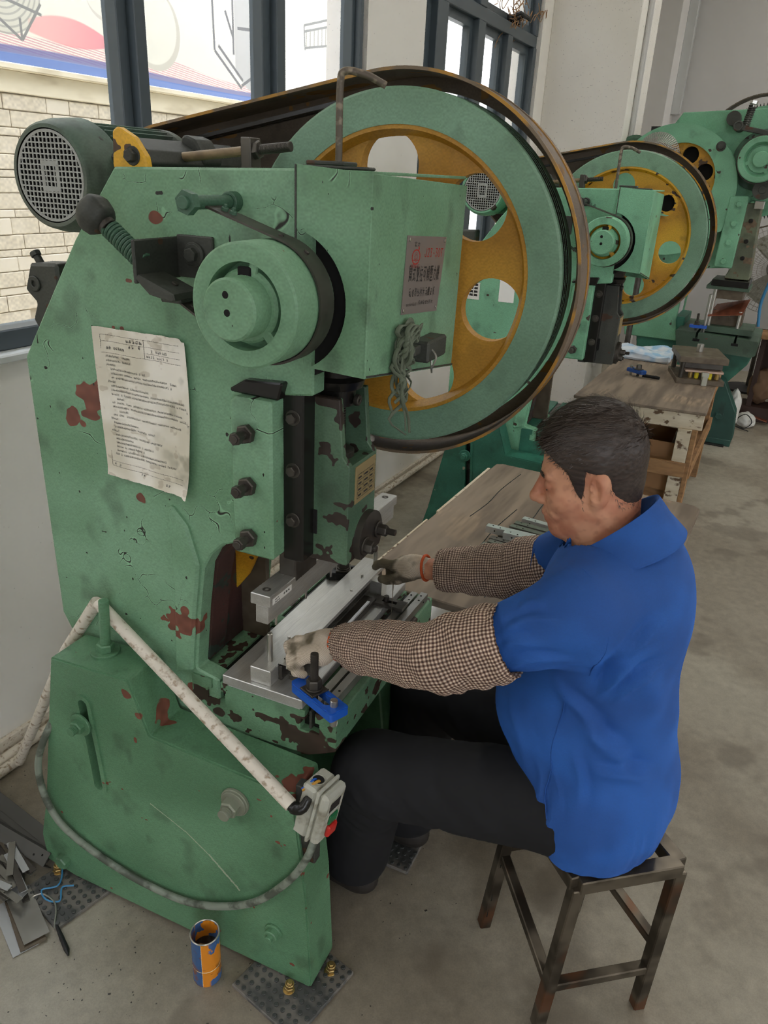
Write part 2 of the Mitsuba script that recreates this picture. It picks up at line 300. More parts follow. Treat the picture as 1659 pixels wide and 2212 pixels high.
pr('m_plaster', proc(lambda p, n, uv: mix(srgb(206, 198, 174), srgb(184, 174, 148), smoothstep(.45, .75, fbm(p.x * 3, p.y * 3, p.z * 8, 4)))), .9)
pr('m_tile', srgb(226, 228, 212), .3)
scene['m_pane'] = {'type': 'thindielectric', 'int_ior': 1.5}
pr('m_die_brown', proc(lambda p, n, uv: mix(srgb(108, 98, 82), srgb(80, 68, 56), fbm(p.x * 30, p.y * 30, p.z * 30, 3))), .45, metal=.4)
# ---------------------------------------------------------------- the hall
WX = -1.89                                             # inner face of the window wall
struct('floor', bx((-2.1, -5.2, -.2), (8.2, 9.2, 0), 0), 'm_floor')
struct('ceiling', bx((-2.1, -5.2, 4.5), (8.2, 9.2, 4.7), 0), 'm_ceiling')
wall = [bx((-2.1, -5, 0), (WX, 9, 1.222), 0), bx((-2.1, -5, 3.45), (WX, 9, 4.5), 0)]
for y0, y1 in ((-5, -3.2), (3.43, 4.02), (5.9, 9)): wall.append(bx((-2.1, y0, 1.222), (WX, y1, 3.45), 0))
struct('wall_left', cat(wall), 'm_wall')
struct('wall_back', bx((-2.1, 9, 0), (8.2, 9.2, 4.5), 0), 'm_wall_plain')
struct('wall_near', cat(bx((-2.1, -5.2, 0), (2, -5, 4.5), 0), bx((5, -5.2, 0), (8.2, -5, 4.5), 0), bx((2, -5.2, 3.4), (5, -5, 4.5), 0)), 'm_wall')
rw = [bx((8, -5, 0), (8.2, 9, 1.0), 0), bx((8, -5, 3.6), (8.2, 9, 4.5), 0)]
for y0, y1 in ((-5, -3.4), (-2.2, .2), (1.4, 4.2), (5.4, 9)): rw.append(bx((8, y0, 1.0), (8.2, y1, 3.6), 0))
struct('wall_right', cat(rw), 'm_wall')
struct('wall_pillar', bx((WX, 6.1, 0), (-1.285, 6.75, 4.5), .004), 'm_wall')
struct('wall_pillar_far', bx((-1.9, 8.5, 0), (-1.43, 9, 4.5), .004), 'm_wall_plain')
struct('trim_1', cat(bx((-1.43, 8.86, 2.42), (-1.345, 8.95, 4.5), .004)), 'm_zinc')
struct('trim_2', cat(tube([(-1.27, 6.3, .4), (-1.27, 6.3, 4.45)], .014), tube([(-1.27, 6.36, .4), (-1.27, 6.36, 4.45)], .014)), 'm_wall_plain')
struct('window_1_sill', bx((-2.1, -3.2, 1.222), (-1.86, 3.43, 1.244), .004), 'm_sill'); labels['window_1_sill']['kind'] = 'structure'
struct('baseboard_left', cat(bx((WX, -3, 0), (-1.872, 8.9, .06), .003)), 'm_conduit')
# window_1: its frame, posts and panes
struct('window_1', cat(bx((-2.0, -3.2, 1.244), (-1.91, 3.43, 1.3), .004), bx((-2.0, -3.2, 3.38), (-1.91, 3.43, 3.45), .004)), 'm_frame_grey')
posts = [(-2.5, .12), (-1.9, .1), (-1.0, .12), (-.4, .12), (.3, .12), (.95, .12), (1.972, .125), (2.7, .15), (3.36, .07)]
for k, (y, w) in enumerate(posts):
    m = [bx((-1.99, y, 1.3), (-1.93, y + w * .34, 3.4), .003), bx((-1.965, y + w * .34, 1.3), (-1.9, y + w * .72, 3.4), .003), bx((-2.0, y + w * .72, 1.3), (-1.94, y + w, 3.4), .003)]
    part('window_1', 'post', cat(m), 'm_frame_grey')
def pane(parent, y0, y1, z0, z1, x=-1.972):
    v = np.array([[x, y0, z0], [x, y1, z0], [x, y1, z1], [x, y0, z1]]); part(parent, 'pane', (v, np.array([[0, 1, 2, 3]])), 'm_pane', False)
ys = [-3.2] + [y + w / 2 for y, w in posts[1:-1]] + [3.4]
for a, b in zip(ys[:-1], ys[1:]): pane('window_1', a, b, 1.3, 3.4)
# window_2: fixed lower lights under a transom, two casements with stays above
struct('window_2', cat(bx((-2.02, 4.02, 1.244), (-1.93, 5.9, 1.3), .003), bx((-2.02, 4.02, 2.585), (-1.92, 5.9, 2.655), .003), bx((-2.02, 4.02, 3.38), (-1.93, 5.9, 3.45), .003)), 'm_frame_grey')
for y, w in ((4.02, .05), (4.215, .14), (4.80, .11), (5.31, .09), (5.84, .06)):
    part('window_2', 'post', bx((-2.02, y, 1.3), (-1.915, y + w, 2.585), .003), 'm_frame_grey')
for y, w in ((4.02, .05), (4.80, .11), (5.84, .06)):
    part('window_2', 'post', bx((-2.02, y, 2.655), (-1.915, y + w, 3.38), .003), 'm_frame_grey')
for y0, y1, zt in ((4.07, 4.215, 2.585), (4.355, 4.80, 2.585), (4.91, 5.31, 2.585), (5.40, 5.84, 2.585)):
    o = sg.Polygon([(y0, 1.3), (y1, 1.3), (y1, zt), (y0, zt)]); part('window_2', 'sash', prism(o.difference(o.buffer(-.045, join_style=2)), -2.0, -1.955, 'x'), 'm_frame_grey'); pane('window_2', y0 + .04, y1 - .04, 1.34, zt - .04)
for y0, y1 in ((4.07, 4.80), (4.91, 5.84)):
    o = sg.Polygon([(y0, 2.655), (y1, 2.655), (y1, 3.38), (y0, 3.38)]); k = part('window_2', 'sash', prism(o.difference(o.buffer(-.05, join_style=2)), -2.0, -1.955, 'x'), 'm_frame_grey'); pane('window_2', y0 + .05, y1 - .05, 2.7, 3.34)
    for y in ((y0 + .5, y1 - .35) if y0 > 4.5 else (y0 + .4,)):
        part(k, 'latch', cat(bx((-1.955, y - .05, 2.67), (-1.925, y + .05, 2.70)), tube([(-1.93, y - .03, 2.69), (-1.88, y - .02, 2.71), (-1.87, y + .05, 2.70)], .012)), 'm_black')
tw = []
for i in range(46):
    p = V(-1.93 + rnd.uniform(-.02, .05), rnd.uniform(5.2, 5.85), rnd.uniform(2.66, 3.0)); q = [p]
    for s in range(4): q.append(q[-1] + V(rnd.uniform(-.02, .02), rnd.uniform(-.09, .09), rnd.uniform(-.07, .07)))
    tw.append(tube(spline(q, 3), .0025, 4))
single('dry_twigs', cat(tw), 'm_wood_brown', 'tangle of dry grey twigs in the upper corner of the far window', 'twigs', kind='stuff')
# neighbouring building across the alley: brick pieces, ledge, tiled pier
struct('wall_alley', cat(bx((-4.9, -6, -.3), (-4.62, 7.66, 6), 0), bx((-4.9, 7.84, -.3), (-4.62, 20, 6), 0)), 'm_mortar')
struct('alley_ground', bx((-4.9, -6, -.3), (-2.1, 20, -.15), 0), 'm_plain_ground'); pr('m_plain_ground', srgb(190, 186, 176), .9)
part('wall_alley', 'ledge', cat(bx((-4.62, -5, 2.225), (-4.53, 7.66, 2.262), .006), bx((-4.62, -5, 2.10), (-4.585, 7.66, 2.225), .004)), 'm_plaster')
z = 2.098; row = 0; pl_cache = {}
while z > 0:
    h = (.092, .10, .05, .105, .092, .046)[row % 6]; y = (3.1 if z > .9 else 2.6) + rnd.uniform(0, .2); yend = 6.5 if z > 1.82 else (4.9 if z > 1.5 else 4.3 if z > .8 else 3.6)
    while y < yend:
        w = rnd.choice((.19, .22, .26, .33)); kx = (w, h)
        if kx not in pl_cache: pl_cache[kx] = mikit.ply(bx((-.04, 0, -h), (0, w - .005, -.005), .004), None, 25)
        k = numbered('wall_alley__brick'); e = rnd.uniform(-.003, .004)
        scene[k] = {**pl_cache[kx], 'bsdf': {'type': 'ref', 'id': 'm_brick_a' if rnd.random() < .7 else 'm_brick_b'}, 'to_world': T().translate([-4.603 + e, y, z])}; y += w
    z -= h; row += 1
k = 0
for i in range(26):
    part('wall_alley', 'pier_tile', bx((-4.62, 7.665, 1.6 + i * .105), (-4.53, 7.835, 1.6 + i * .105 + .1), .004), 'm_tile')
# the part of that building seen through window_2
part('wall_alley', 'facade', cat(bx((-4.62, 8.2, 3.1), (-4.5, 20, 3.22), .01), bx((-4.62, 8.2, 2.7), (-4.56, 20, 2.78), .01), *[bx((-4.62, 8.6 + 1.3 * i, .6), (-4.55, 8.68 + 1.3 * i, 6), .01) for i in range(8)], bx((-4.62, 7.84, -.3), (-4.615, 20, 6), 0)), 'm_white')
for i in range(7): part('wall_alley', 'pane', bx((-4.62, 8.85 + 1.3 * i, 1.5), (-4.6, 9.7 + 1.3 * i, 2.55), .003), 'm_frame_grey')
# printed banner on that wall
def banner(p, n, uv):
    y, z = p.y, p.z; c = mi.Color3f(srgb(206, 203, 188))
    def seg(v, a, b, e=.006): return smoothstep(a - e, a + e, v) * (1 - smoothstep(b - e, b + e, v))
    # swoosh of blue bands along the foot, thin lines above
    wav = .03 * dr.sin((y - 3.4) * 1.9); lines = .5 + .5 * dr.cos((z + .10 * (y - 3.6)) * 420)
    up = smoothstep(5.9, 3.4, y) * .05 + .075 * dr.exp(-dr.square((y - 5.1) / .5))
    c = mix(c, srgb(190, 130, 140), seg(z, 2.335, 2.385 + up) * smoothstep(.35, .6, lines) * .75)
    c = mix(c, srgb(86, 88, 140), seg(z, 2.31 + wav * .4, 2.352 + wav * .5) * .85)
    c = mix(c, srgb(70, 104, 168), seg(z, 2.262, 2.315 + wav * .3) * .9)
    # rose leaf shape
    t = (y - 3.93) / .75; top = 2.47 + .12 * dr.sin(dr.clip(t * .8 + .15, 0, 1) * 3.1416) - .02 * t; bot = 2.455 - .05 * dr.sin(dr.clip(t, 0, 1) * 3.1416) + .02 * t
    c = mix(c, mix(srgb(226, 150, 146), srgb(196, 110, 122), smoothstep(0, 1, t)), seg(z, bot, top) * seg(y, 3.93, 4.66) * .85)
    def lid(c, cy, cz, ry, rz, tone, edge):
        d = dr.sqrt(dr.square((y - cy) / ry) + dr.square((z - cz) / rz))
        c = mix(c, edge, 1 - smoothstep(.98, 1.0, d)); return mix(c, tone, 1 - smoothstep(.90, .94, dr.sqrt(dr.square((y - cy + .02) / ry) + dr.square((z - cz - .02) / rz))))
    c = lid(c, 5.06, 2.64, .28, .27, srgb(198, 196, 182), srgb(178, 174, 160)); c = lid(c, 4.62, 2.74, .2, .14, srgb(200, 197, 184), srgb(186, 181, 168))
    def wire(c, a, b, w, tone): # line from a to b
        d = np.subtract(b, a); L = float(np.hypot(*d)); d = d / L; s = (y - a[0]) * float(d[0]) + (z - a[1]) * float(d[1]); o = dr.abs((z - a[1]) * float(d[0]) - (y - a[0]) * float(d[1]))
        return mix(c, tone, (1 - smoothstep(w, w + .004, o)) * seg(s, 0, L))
    g = srgb(120, 120, 116)
    # wire basket at the left
    rad = dr.sqrt(dr.square(y - 3.75) + dr.square(z - 2.72)); inb = seg(y, 3.2, 4.04) * (1 - smoothstep(.30, .305, rad))
    c = mix(c, srgb(176, 174, 160), inb * .75); c = mix(c, g, inb * smoothstep(.6, .9, .5 + .5 * dr.cos(rad * 190)) * .5)
    for a, b in (((3.55, 2.6), (3.87, 2.40)), ((3.87, 2.40), (4.04, 2.62)), ((3.5, 2.65), (4.04, 2.56)), ((3.87, 2.40), (3.87, 2.52))): c = wire(c, a, b, .007, g)
    # pull-out basket in the middle, second one at the right
    body = seg(y - (2.95 - z) * .0, 5.80, 6.26) * seg(z - .0, 2.36, 3.6) * smoothstep(-.005, .005, z - (2.62 - (y - 5.76) * .60))
    c = mix(c, mix(srgb(196, 194, 186), srgb(160, 160, 158), seg(y, 6.02, 6.26) * .8), body)
    for a, b in (((5.72, 3.6), (5.75, 2.60)), ((5.75, 2.60), (6.10, 2.36)), ((5.80, 2.64), (6.12, 2.42)), ((6.0, 3.6), (6.0, 2.6)), ((6.1, 2.38), (6.3, 2.48)), ((6.06, 2.8), (6.3, 2.82)), ((5.9, 2.9), (6.0, 2.72))): c = wire(c, a, b, .010, srgb(104, 104, 104))
    b2 = smoothstep(0, .01, z - (2.80 - (y - 7.10) * 1.05)) * seg(z, 2.45, 2.80 + (y - 7.1) * .12) * seg(y, 7.10, 7.66)
    c = mix(c, srgb(186, 184, 176), b2)
    for a, b in (((7.08, 2.98), (7.66, 3.13)), ((7.10, 2.80), (7.66, 2.90)), ((7.08, 2.98), (7.10, 2.78)), ((7.08, 2.93), (7.66, 3.07))): c = wire(c, a, b, .008, g)
    c = mix(c, g, seg(y, 7.10, 7.66) * seg(z - .18 * (y - 7.1), 2.80, 2.95) * smoothstep(.75, .95, .5 + .5 * dr.cos(y * 90)) * .8)
    return c
pr('m_banner', proc(banner), .6)
single('banner', bx((-4.598, 2.0, 2.264), (-4.585, 7.655, 5.2), .001), 'm_banner', 'large printed banner with blue swoosh and wire basket pictures across the alley', 'banner', smooth=False)
# fill lamps added out of view to brighten the hall
for x, y in FILL_LAMPS:
    k = thing('ceiling_lamp', 'added fill lamp, a long white batten unseen under the hall ceiling', 'lamp', 'added fill lamps under the ceiling')
    part(k, 'housing', bx((x - .16, y - .75, 4.16), (x + .16, y + .75, 4.2), .004), 'm_white')
    d = mikit.ply(mv(bx((-.15, -.74, -.006), (.15, .74, 0), 0), (x, y, 4.158)), 'm_white', False); d['emitter'] = {'type': 'area', 'radiance': rgb([FILL_POWER, FILL_POWER * .97, FILL_POWER * .9])}
    put(numbered(k + '__tube_cover'), d, None)
    part(k, 'wire', tube([(x, y - .5, 4.2), (x, y - .5, 4.5)], .004, 5), 'm_black'); part(k, 'wire', tube([(x, y + .5, 4.2), (x, y + .5, 4.5)], .004, 5), 'm_black')
# ---------------------------------------------------------------- presses (built in a press's own axes: u towards the worker, v along the wall, z up)
AX = V(-.742, 0, 1.552)                                # crankshaft, seen along v
def at(u, v, z): return V(u, v, z)
Yd = V(0, 1, 0)
def make_press(key, M, xf, detail=True):
    global XF
    XF = xf; P = lambda name, mesh, mat, parent=None, smooth=30, **kw: part(parent or key, name, mesh, M.get(mat, mat), smooth, **kw)
    # frame: two cheek plates and the casting between
    out = rounded([(-1.102, 1.738), (-.70, 1.752), (-.70, 1.385), (-.80, 1.372), (-.835, 1.35), (-.845, 1.10), (-.836, 1.062), (-.872, 1.055), (-.905, 1.042), (-.935, 1.012), (-.955, .974), (-.972, .86), (-.988, .712), (-.93, .70), (-.93, .57),
                   (-.97, .50), (-1.06, .44), (-1.22, .46), (-1.349, .693), (-1.377, .75), (-1.379, 1.366), (-1.212, 1.607)], .006)
    P('frame', cat(prism(out, 1.12, 1.165, 'y', .004), prism(out, 1.375, 1.42, 'y', .004),
        prism([(-1.12, 1.70), (-.99, 1.70), (-1.0, 1.0), (-1.0, .50), (-1.33, .62), (-1.36, 1.34)], 1.165, 1.375), prism([(-1.0, 1.735), (-.75, 1.74), (-.80, 1.65), (-1.0, 1.64)], 1.165, 1.375)), 'green')
    # front pillar of the throat: casting with red oxide lining, a web at the back
    P('throat_lining', cat(prism(rounded([(-.985, .71), (-.962, .90), (-.945, .985), (-.90, 1.045), (-1.03, 1.06), (-1.03, .70)], .004), 1.164, 1.225), bx((-1.03, 1.165, .70), (-.995, 1.375, 1.05))), 'm_red_oxide')
    P('front_rib', prism(rounded([(-1.03, 1.118), (-.985, 1.07), (-.96, .985), (-.978, .86), (-.994, .71), (-1.042, .69), (-1.03, .9)], .008), 1.108, 1.13, 'y', .006), 'green')
    P('web_plate', prism([(-1.03, 1.06), (-.90, 1.06), (-.93, .945), (-.962, .875), (-1.0, .825), (-1.03, .80)], 1.295, 1.305), 'm_yellow_worn'); P('throat_back', bx((-1.03, 1.315, .70), (-.925, 1.33, 1.06)), 'm_die_brown')
    P('back_lug', cat(prism(rounded([(-1.33, 1.55), (-1.405, 1.545), (-1.428, 1.49), (-1.40, 1.465), (-1.416, 1.43), (-1.39, 1.385), (-1.33, 1.37)], .008), 1.185, 1.25, 'y', .006), ringm((-1.395, 1.18, 1.505), Yd, .006, .016, .01, 20), cyl((-1.40, 1.22, 1.53), (-1.418, 1.22, 1.556), .008), nut((-1.418, 1.22, 1.556), (-.5, 0, .8), .011, .01, 10)), 'm_iron')
    # crank cover: sheet box with a cut for the drum
    bk = key + '__crank_cover'
    near = sg.Polygon([(-.722, 1.757), (-.592, 1.749), (-.592, 1.436), (-.742, 1.443), (-.742, 1.50)]).union(sg.Polygon([(-.722, 1.757), (-.80, 1.757), (-.80, 1.44), (-.722, 1.44)]).intersection(sg.Polygon())).difference(circle((-.748, 1.548), .118, 60))
    frontp = [(1.098, 1.749), (1.555, 1.735), (1.548, 1.372), (1.096, 1.437)]
    P('crank_cover', cat(prism(near, 1.098, 1.103), prism(frontp, -.594, -.590, 'x', .001), bx((-.722, 1.10, 1.747), (-.592, 1.55, 1.752), .001), prism([(-.73, 1.44), (-.592, 1.436), (-.592, 1.372), (-.73, 1.38)], 1.545, 1.55)), 'box')
    P('cover_seam', cat(bx((-.724, 1.095, 1.50), (-.721, 1.10, 1.757)), bx((-.725, 1.105, 1.752), (-.60, 1.13, 1.757)), bx((-.735, 1.15, 1.757), (-.665, 1.2, 1.764)), prism([(1.10, 1.441), (1.55, 1.377), (1.55, 1.374), (1.10, 1.438)], -.591, -.588, 'x')), 'm_iron')
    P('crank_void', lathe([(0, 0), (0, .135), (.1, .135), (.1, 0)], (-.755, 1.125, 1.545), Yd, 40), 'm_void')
    # drum and shaft
    c = AX + V(.006, 0, .003)
    dk = P('brake_drum', lathe([(.0, .066), (.0, .0905), (.003, .094), (.06, .0945), (.12, .093), (.12, .03), (.045, .03), (.04, .052), (.038, .066), (.0, .066)], c + V(0, .962, 0), Yd, 72), 'drum')
    P('drum_web', cat(lathe([(.0, 0), (.0, .052), (.01, .056), (.014, .068), (.03, .068), (.03, 0)], c + V(0, .985, 0), Yd, 48), *[bx((-.008, 0, .04), (.008, .03, .069)).apply_transform(trimesh.transformations.rotation_matrix(a, [0, 1, 0])).apply_translation(c + V(0, .968, 0)) for a in (.25, 2.4, 4.5)]), 'web', dk)
    P('hub', lathe([(0, .0), (0, .052), (.004, .056), (.03, .056), (.03, 0)], c + V(0, .968, 0), Yd, 40), 'drum', dk)
    P('crankshaft_end', cat(lathe([(0, 0), (0, .043), (.004, .0465), (.06, .0465), (.06, 0)], c + V(0, .922, 0), Yd, 48)), 'shaft', dk)
    for dx, dz in ((-.004, .022), (-.002, -.004)): P('centre_hole', cyl(c + V(dx, .921, dz), c + V(dx, .925, dz), .0055, 14), 'm_void', dk)
    P('keyway', bx(c + V(-.012, .966, .043), c + V(.012, .975, .058)), 'm_void', dk)
    # brake band
    pin = V(-.846, 1.690); end = V(-.956, 1.566); o = V(c[0], c[2]); R = .0985
    def tang(q, s): d = q - o; L = np.linalg.norm(d); return math.atan2(d[1], d[0]) + s * math.acos(R / L)
    a1, a2 = tang(pin, -1), tang(end, 1) - 2 * math.pi
    arc = [o + R * V(math.cos(a), math.sin(a)) for a in np.linspace(a1, a2, 40)]; pth = [pin] + arc + [end]
    ln = sg.LineString(pth).buffer(.0017, cap_style=2)
    P('brake_band', prism(ln, 1.025, 1.068), 'm_steel_dark')
    P('band_lining', prism(sg.LineString([o + (R - .0035) * V(math.cos(a), math.sin(a)) for a in np.linspace(a1 - .3, a2 + .4, 40)]).buffer(.0016, cap_style=2), 1.03, 1.063), 'm_grease')
    P('band_pin', cat(cyl((-.851, .995, 1.695), (-.851, 1.125, 1.695), .0105, 20), nut((-.851, .985, 1.695), Yd, .0185, .018), cyl((-.851, .978, 1.695), (-.851, 1.0, 1.695), .010, 20), ringm((-.851, 1.10, 1.695), Yd, .01, .016, .022, 24)), 'm_green_dark' if detail else 'm_iron')
    d = unit(arc[0] - pin); nn = V(-d[1], d[0])
    for k, t in enumerate((.026, .042)):
        q = pin + d * t; P('rivet', cat(nut((q[0] + nn[0] * .001, 1.045, q[1] + nn[1] * .001), (nn[0], 0, nn[1]), .006, .006), cyl((q[0], 1.045, q[1]), (q[0] + nn[0] * .012, 1.045, q[1] + nn[1] * .012), .003, 8)), 'm_green_dark')
    for a in (.9, 1.4, 3.9):
        q = o + (R + .001) * V(math.cos(a), math.sin(a)); P('rivet', cyl((q[0], 1.046, q[1]), (q[0] + .004 * math.cos(a), 1.046, q[1] + .004 * math.sin(a)), .0045, 10), 'm_steel_dark')
    # spring rod with knob on its angle bracket
    k0, k1 = V(-1.060, 1.03, 1.657), V(-.976, 1.03, 1.595); dd = unit(k1 - k0)
    br = P('spring_bracket', cat(bx((-.975, 1.0, 1.563), (-.968, 1.12, 1.632)), bx((-.97, 1.112, 1.565), (-.895, 1.121, 1.636)), prism([(-.973, 1.572), (-.965, 1.578), (-.895, 1.553), (-.893, 1.543), (-.90, 1.540), (-.945, 1.548)], 1.0, 1.07, 'y', .002), bx((-.938, 1.02, 1.535), (-.897, 1.065, 1.545))), 'm_iron')
    P('bolt', cat(cyl((-.932, 1.106, 1.605), (-.932, 1.112, 1.605), .021, 24), hexbolt((-.932, 1.108, 1.605), -Yd, .0125, .011)), 'm_iron', br)
    P('clamp_bolt', cat(cyl((-.925, 1.04, 1.556), (-.92, 1.04, 1.566), .006, 10), cyl((-.89, 1.04, 1.525), (-.885, 1.04, 1.532), .006, 10)), 'm_steel_dark', br)
    rod = P('spring_rod', cat(cyl(k0, k1 + dd * .006, .006, 14), cyl(k0 + dd * .012, k0 + dd * .022, .016, 20)), 'm_steel_dark')
    a, b, _ = frame_of(dd); n = 150; tt = np.linspace(0, 1, n); L = np.linalg.norm(k1 - k0) - .022
    P('spring', tube(k0 + dd * .022 + (tt * L)[:, None] * dd + .0145 * (np.cos(tt * 12 * 2 * np.pi)[:, None] * a + np.sin(tt * 12 * 2 * np.pi)[:, None] * b), .0031, 7), 'm_green_dark', rod)
    kn = [k0 - dd * x + a * y + b * w for x, rr in ((-.014, .020), (-.006, .030), (.014, .034), (.030, .029), (.040, .014)) for y, w in [(rr * (1 + .12 * (i % 2)) * math.cos(i * 2.094 / 2), rr * (1 + .12 * (i % 2)) * math.sin(i * 2.094 / 2)) for i in range(6)]]
    km = hull(kn).subdivide().subdivide(); trimesh.smoothing.filter_laplacian(km, iterations=2, volume_constraint=False)
    P('knob', km, 'm_iron', rod, smooth=True)
    # flywheel
    fc = V(-.746, 0, 1.543); rim = sg.Polygon
    fw = P('flywheel', lathe([(0, .300), (0, .364), (.004, .369), (.02, .369), (.028, .362), (.036, .369), (.044, .362), (.052, .369), (.060, .362), (.068, .369), (.10, .369), (.105, .364), (.105, .300), (0, .300)], fc + V(0, 1.562, 0), Yd, 128), 'wheel')
    holes = [98, 42, -13, -68, -123, 154]
    web = circle((fc[0], fc[2]), .3015, 120)
    for h in holes: web = web.difference(circle((fc[0] + .2255 * math.cos(math.radians(h)), fc[2] + .2255 * math.sin(math.radians(h))), .066 if detail else .05, 40))
    P('web', prism(web, 1.592, 1.622), 'yellow', fw)
    P('rim_lip', lathe([(0, .292), (.0, .301), (.034, .301), (.030, .285), (.03, .28), (.027, .282), (0, .292)], fc + V(0, 1.564, 0), Yd, 96), 'yellow', fw)
    P('hub', lathe([(0, 0), (0, .07), (.004, .08), (.09, .08), (.09, 0)], fc + V(0, 1.57, 0), Yd, 40), 'yellow', fw)
    # belt guard: channel round both wheels, belts inside
    mc = V(-1.36, 1.722)
    def loop(rf, rm):
        return circle((fc[0], fc[2]), rf, 120).union(circle(mc, rm, 60)).convex_hull
    g = P('belt_guard', cat(prism(loop(.402, .105).difference(loop(.398, .101)), 1.575, 1.70), prism(loop(.402, .105).difference(circle((fc[0], fc[2]), .373, 90)).difference(sg.Polygon([(-1.03, 1.815), (-.93, 1.858), (-.90, 1.868), (-.925, 1.85)])).difference(circle(mc, .03)), 1.696, 1.70)), 'm_guard')
    P('guard_edge', cat(prism(loop(.4045, .1075).difference(loop(.3985, .1015)), 1.571, 1.5755), prism(loop(.4045, .1075).difference(loop(.4005, .1035)), 1.66, 1.667)), 'guardedge', g)
    for v in (1.594, 1.610, 1.626): P('belt', prism(loop(.3685, .0665).difference(loop(.3605, .0585)), v, v + .011), 'm_grease', g)
    P('pulley', lathe([(0, 0), (0, .06), (.004, .068), (.066, .068), (.07, 0)], (mc[0], 1.58, mc[1]), Yd, 40), 'm_iron', g)
    P('grease_blob', cat(trimesh.creation.icosphere(2, .012).apply_translation((-.80, 1.60, 1.152))), 'm_conduit', g)
    # motor
    m0 = V(-1.319, 0, 1.714); mk = P('motor', cat(lathe([(0, .085), (0, .092), (.006, .097), (.03, .103), (.085, .108), (.095, .104), (.1, .09), (.32, .09), (.325, .102), (.345, .102), (.35, .05), (.37, .03), (.39, .03), (.39, 0)], m0 + V(0, 1.185, 0), Yd, 64),
        *[bx((-.0015, 1.29, .085), (.0015, 1.505, .102), .0005).apply_transform(trimesh.transformations.rotation_matrix(i * 2 * math.pi / 36, [0, 1, 0])).apply_translation(m0) for i in range(36)]), 'motor')
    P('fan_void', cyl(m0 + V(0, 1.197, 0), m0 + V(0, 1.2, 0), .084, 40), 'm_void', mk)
    gr = []
    gx = np.arange(-8, 9) * .0098
    disc = circle((m0[0], m0[2]), .083, 60)
    gs = None
    for x in gx: gr += [(m0[0] + x - .0014, m0[2] - .09, m0[0] + x + .0014, m0[2] + .09), (m0[0] - .09, m0[2] + x - .0014, m0[0] + .09, m0[2] + x + .0014)]
    gp = disc.difference(disc.buffer(-.005))
    for q in gr: gp = gp.union(sg.box(*q).intersection(disc))
    gp = gp.union(sg.box(m0[0] - .0225, m0[2] - .0275, m0[0] + .0225, m0[2] + .0275).difference(sg.box(m0[0] - .0145, m0[2] - .0195, m0[0] + .0145, m0[2] + .0195)))
    P('grille', prism(gp, 1.1865, 1.1885), 'grille', mk, smooth=False)
    P('cowl_screw', cyl(m0 + V(.072, 1.25, .066), m0 + V(.078, 1.25, .072), .006, 10), 'm_iron', mk)
    # motor hinge and its tension rod
    hb = P('motor_hinge', cat(prism(rounded([(-1.11, 1.742), (-1.098, 1.790), (-1.05, 1.768), (-1.04, 1.742)], .006), 1.148, 1.47, 'y', .004), prism(rounded([(-1.10, 1.745), (-1.09, 1.802), (-1.06, 1.792), (-1.03, 1.745)], .01), 1.30, 1.36, 'y', .004), bx((-1.30, 1.25, 1.735), (-1.06, 1.50, 1.76), .006)), 'm_iron')
    P('hinge_cheek', prism(rounded([(-1.115, 1.735), (-1.11, 1.795), (-1.098, 1.803), (-1.065, 1.787), (-1.042, 1.757), (-1.038, 1.735)], .006), 1.132, 1.150, 'y', .003), 'm_yellow_worn', hb)
    P('bolt', hexbolt((-1.068, 1.133, 1.757), -Yd, .011, .012), 'm_iron', hb)
    r0, r1 = V(-1.10, 1.25, 1.754), V(-.818, 1.25, 1.785); dr_ = unit(r1 - r0)
    tr = P('tension_rod', cyl(r0, r0 + dr_ * .20, .0085, 18), 'rod'); P('thread', thread(r0 + dr_ * .19, dr_, .0085, .093), 'm_steel_dark', tr)
    P('nut', cat(nut(r0 + dr_ * .205, dr_, .016, .014), bx(r0 + dr_ * .195 + V(-.006, -.018, -.03), r0 + dr_ * .21 + V(0, .018, .02))), 'm_steel_dark', tr)
    # oil pipe
    P('oil_pipe', tube(spline([(-.776, 1.35, 1.72), (-.776, 1.35, 1.80), (-.776, 1.35, 1.89), (-.768, 1.352, 1.912), (-.735, 1.37, 1.908), (-.705, 1.39, 1.894)], 7), .0065, 12), 'pipe', smooth=True)
    # slide guides: housing block, dark gib, adjusting bolts
    gk = P('guide_housing', prism(rounded([(-.852, 1.058), (-.764, 1.058), (-.764, 1.372), (-.84, 1.372), (-.852, 1.362)], .005), 1.083, 1.20, 'y', .005), 'green')
    P('guide_top', prism(rounded([(-.87, 1.375), (-.76, 1.372), (-.75, 1.405), (-.83, 1.40)], .004), 1.10, 1.2, 'y', .003), 'm_grease', gk)
    for z in (1.309, 1.207, 1.101):
        b_ = P('adjusting_bolt', cat(cyl((-.812, 1.083, z), (-.812, 1.045, z), .0085, 16), nut((-.812, 1.079, z), -Yd, .0185, .013), nut((-.812, 1.050, z), -Yd, .0125, .014), cyl((-.812, 1.036, z), (-.812, 1.034, z), .008, 16)), 'm_steel_dark', gk)
    g2 = P('gib', bx((-.766, 1.125, 1.045), (-.722, 1.19, 1.395), .003), 'm_grease')
    for z in (1.337, 1.235, 1.133): P('bolt', hexbolt((-.744, 1.126, z), -Yd, .0105, .010), 'm_steel_dark', g2)
    P('far_guide', cat(bx((-.85, 1.33, 1.058), (-.74, 1.42, 1.372), .004), bx((-.86, 1.20, 1.05), (-.85, 1.33, 1.372))), 'm_green_dark')
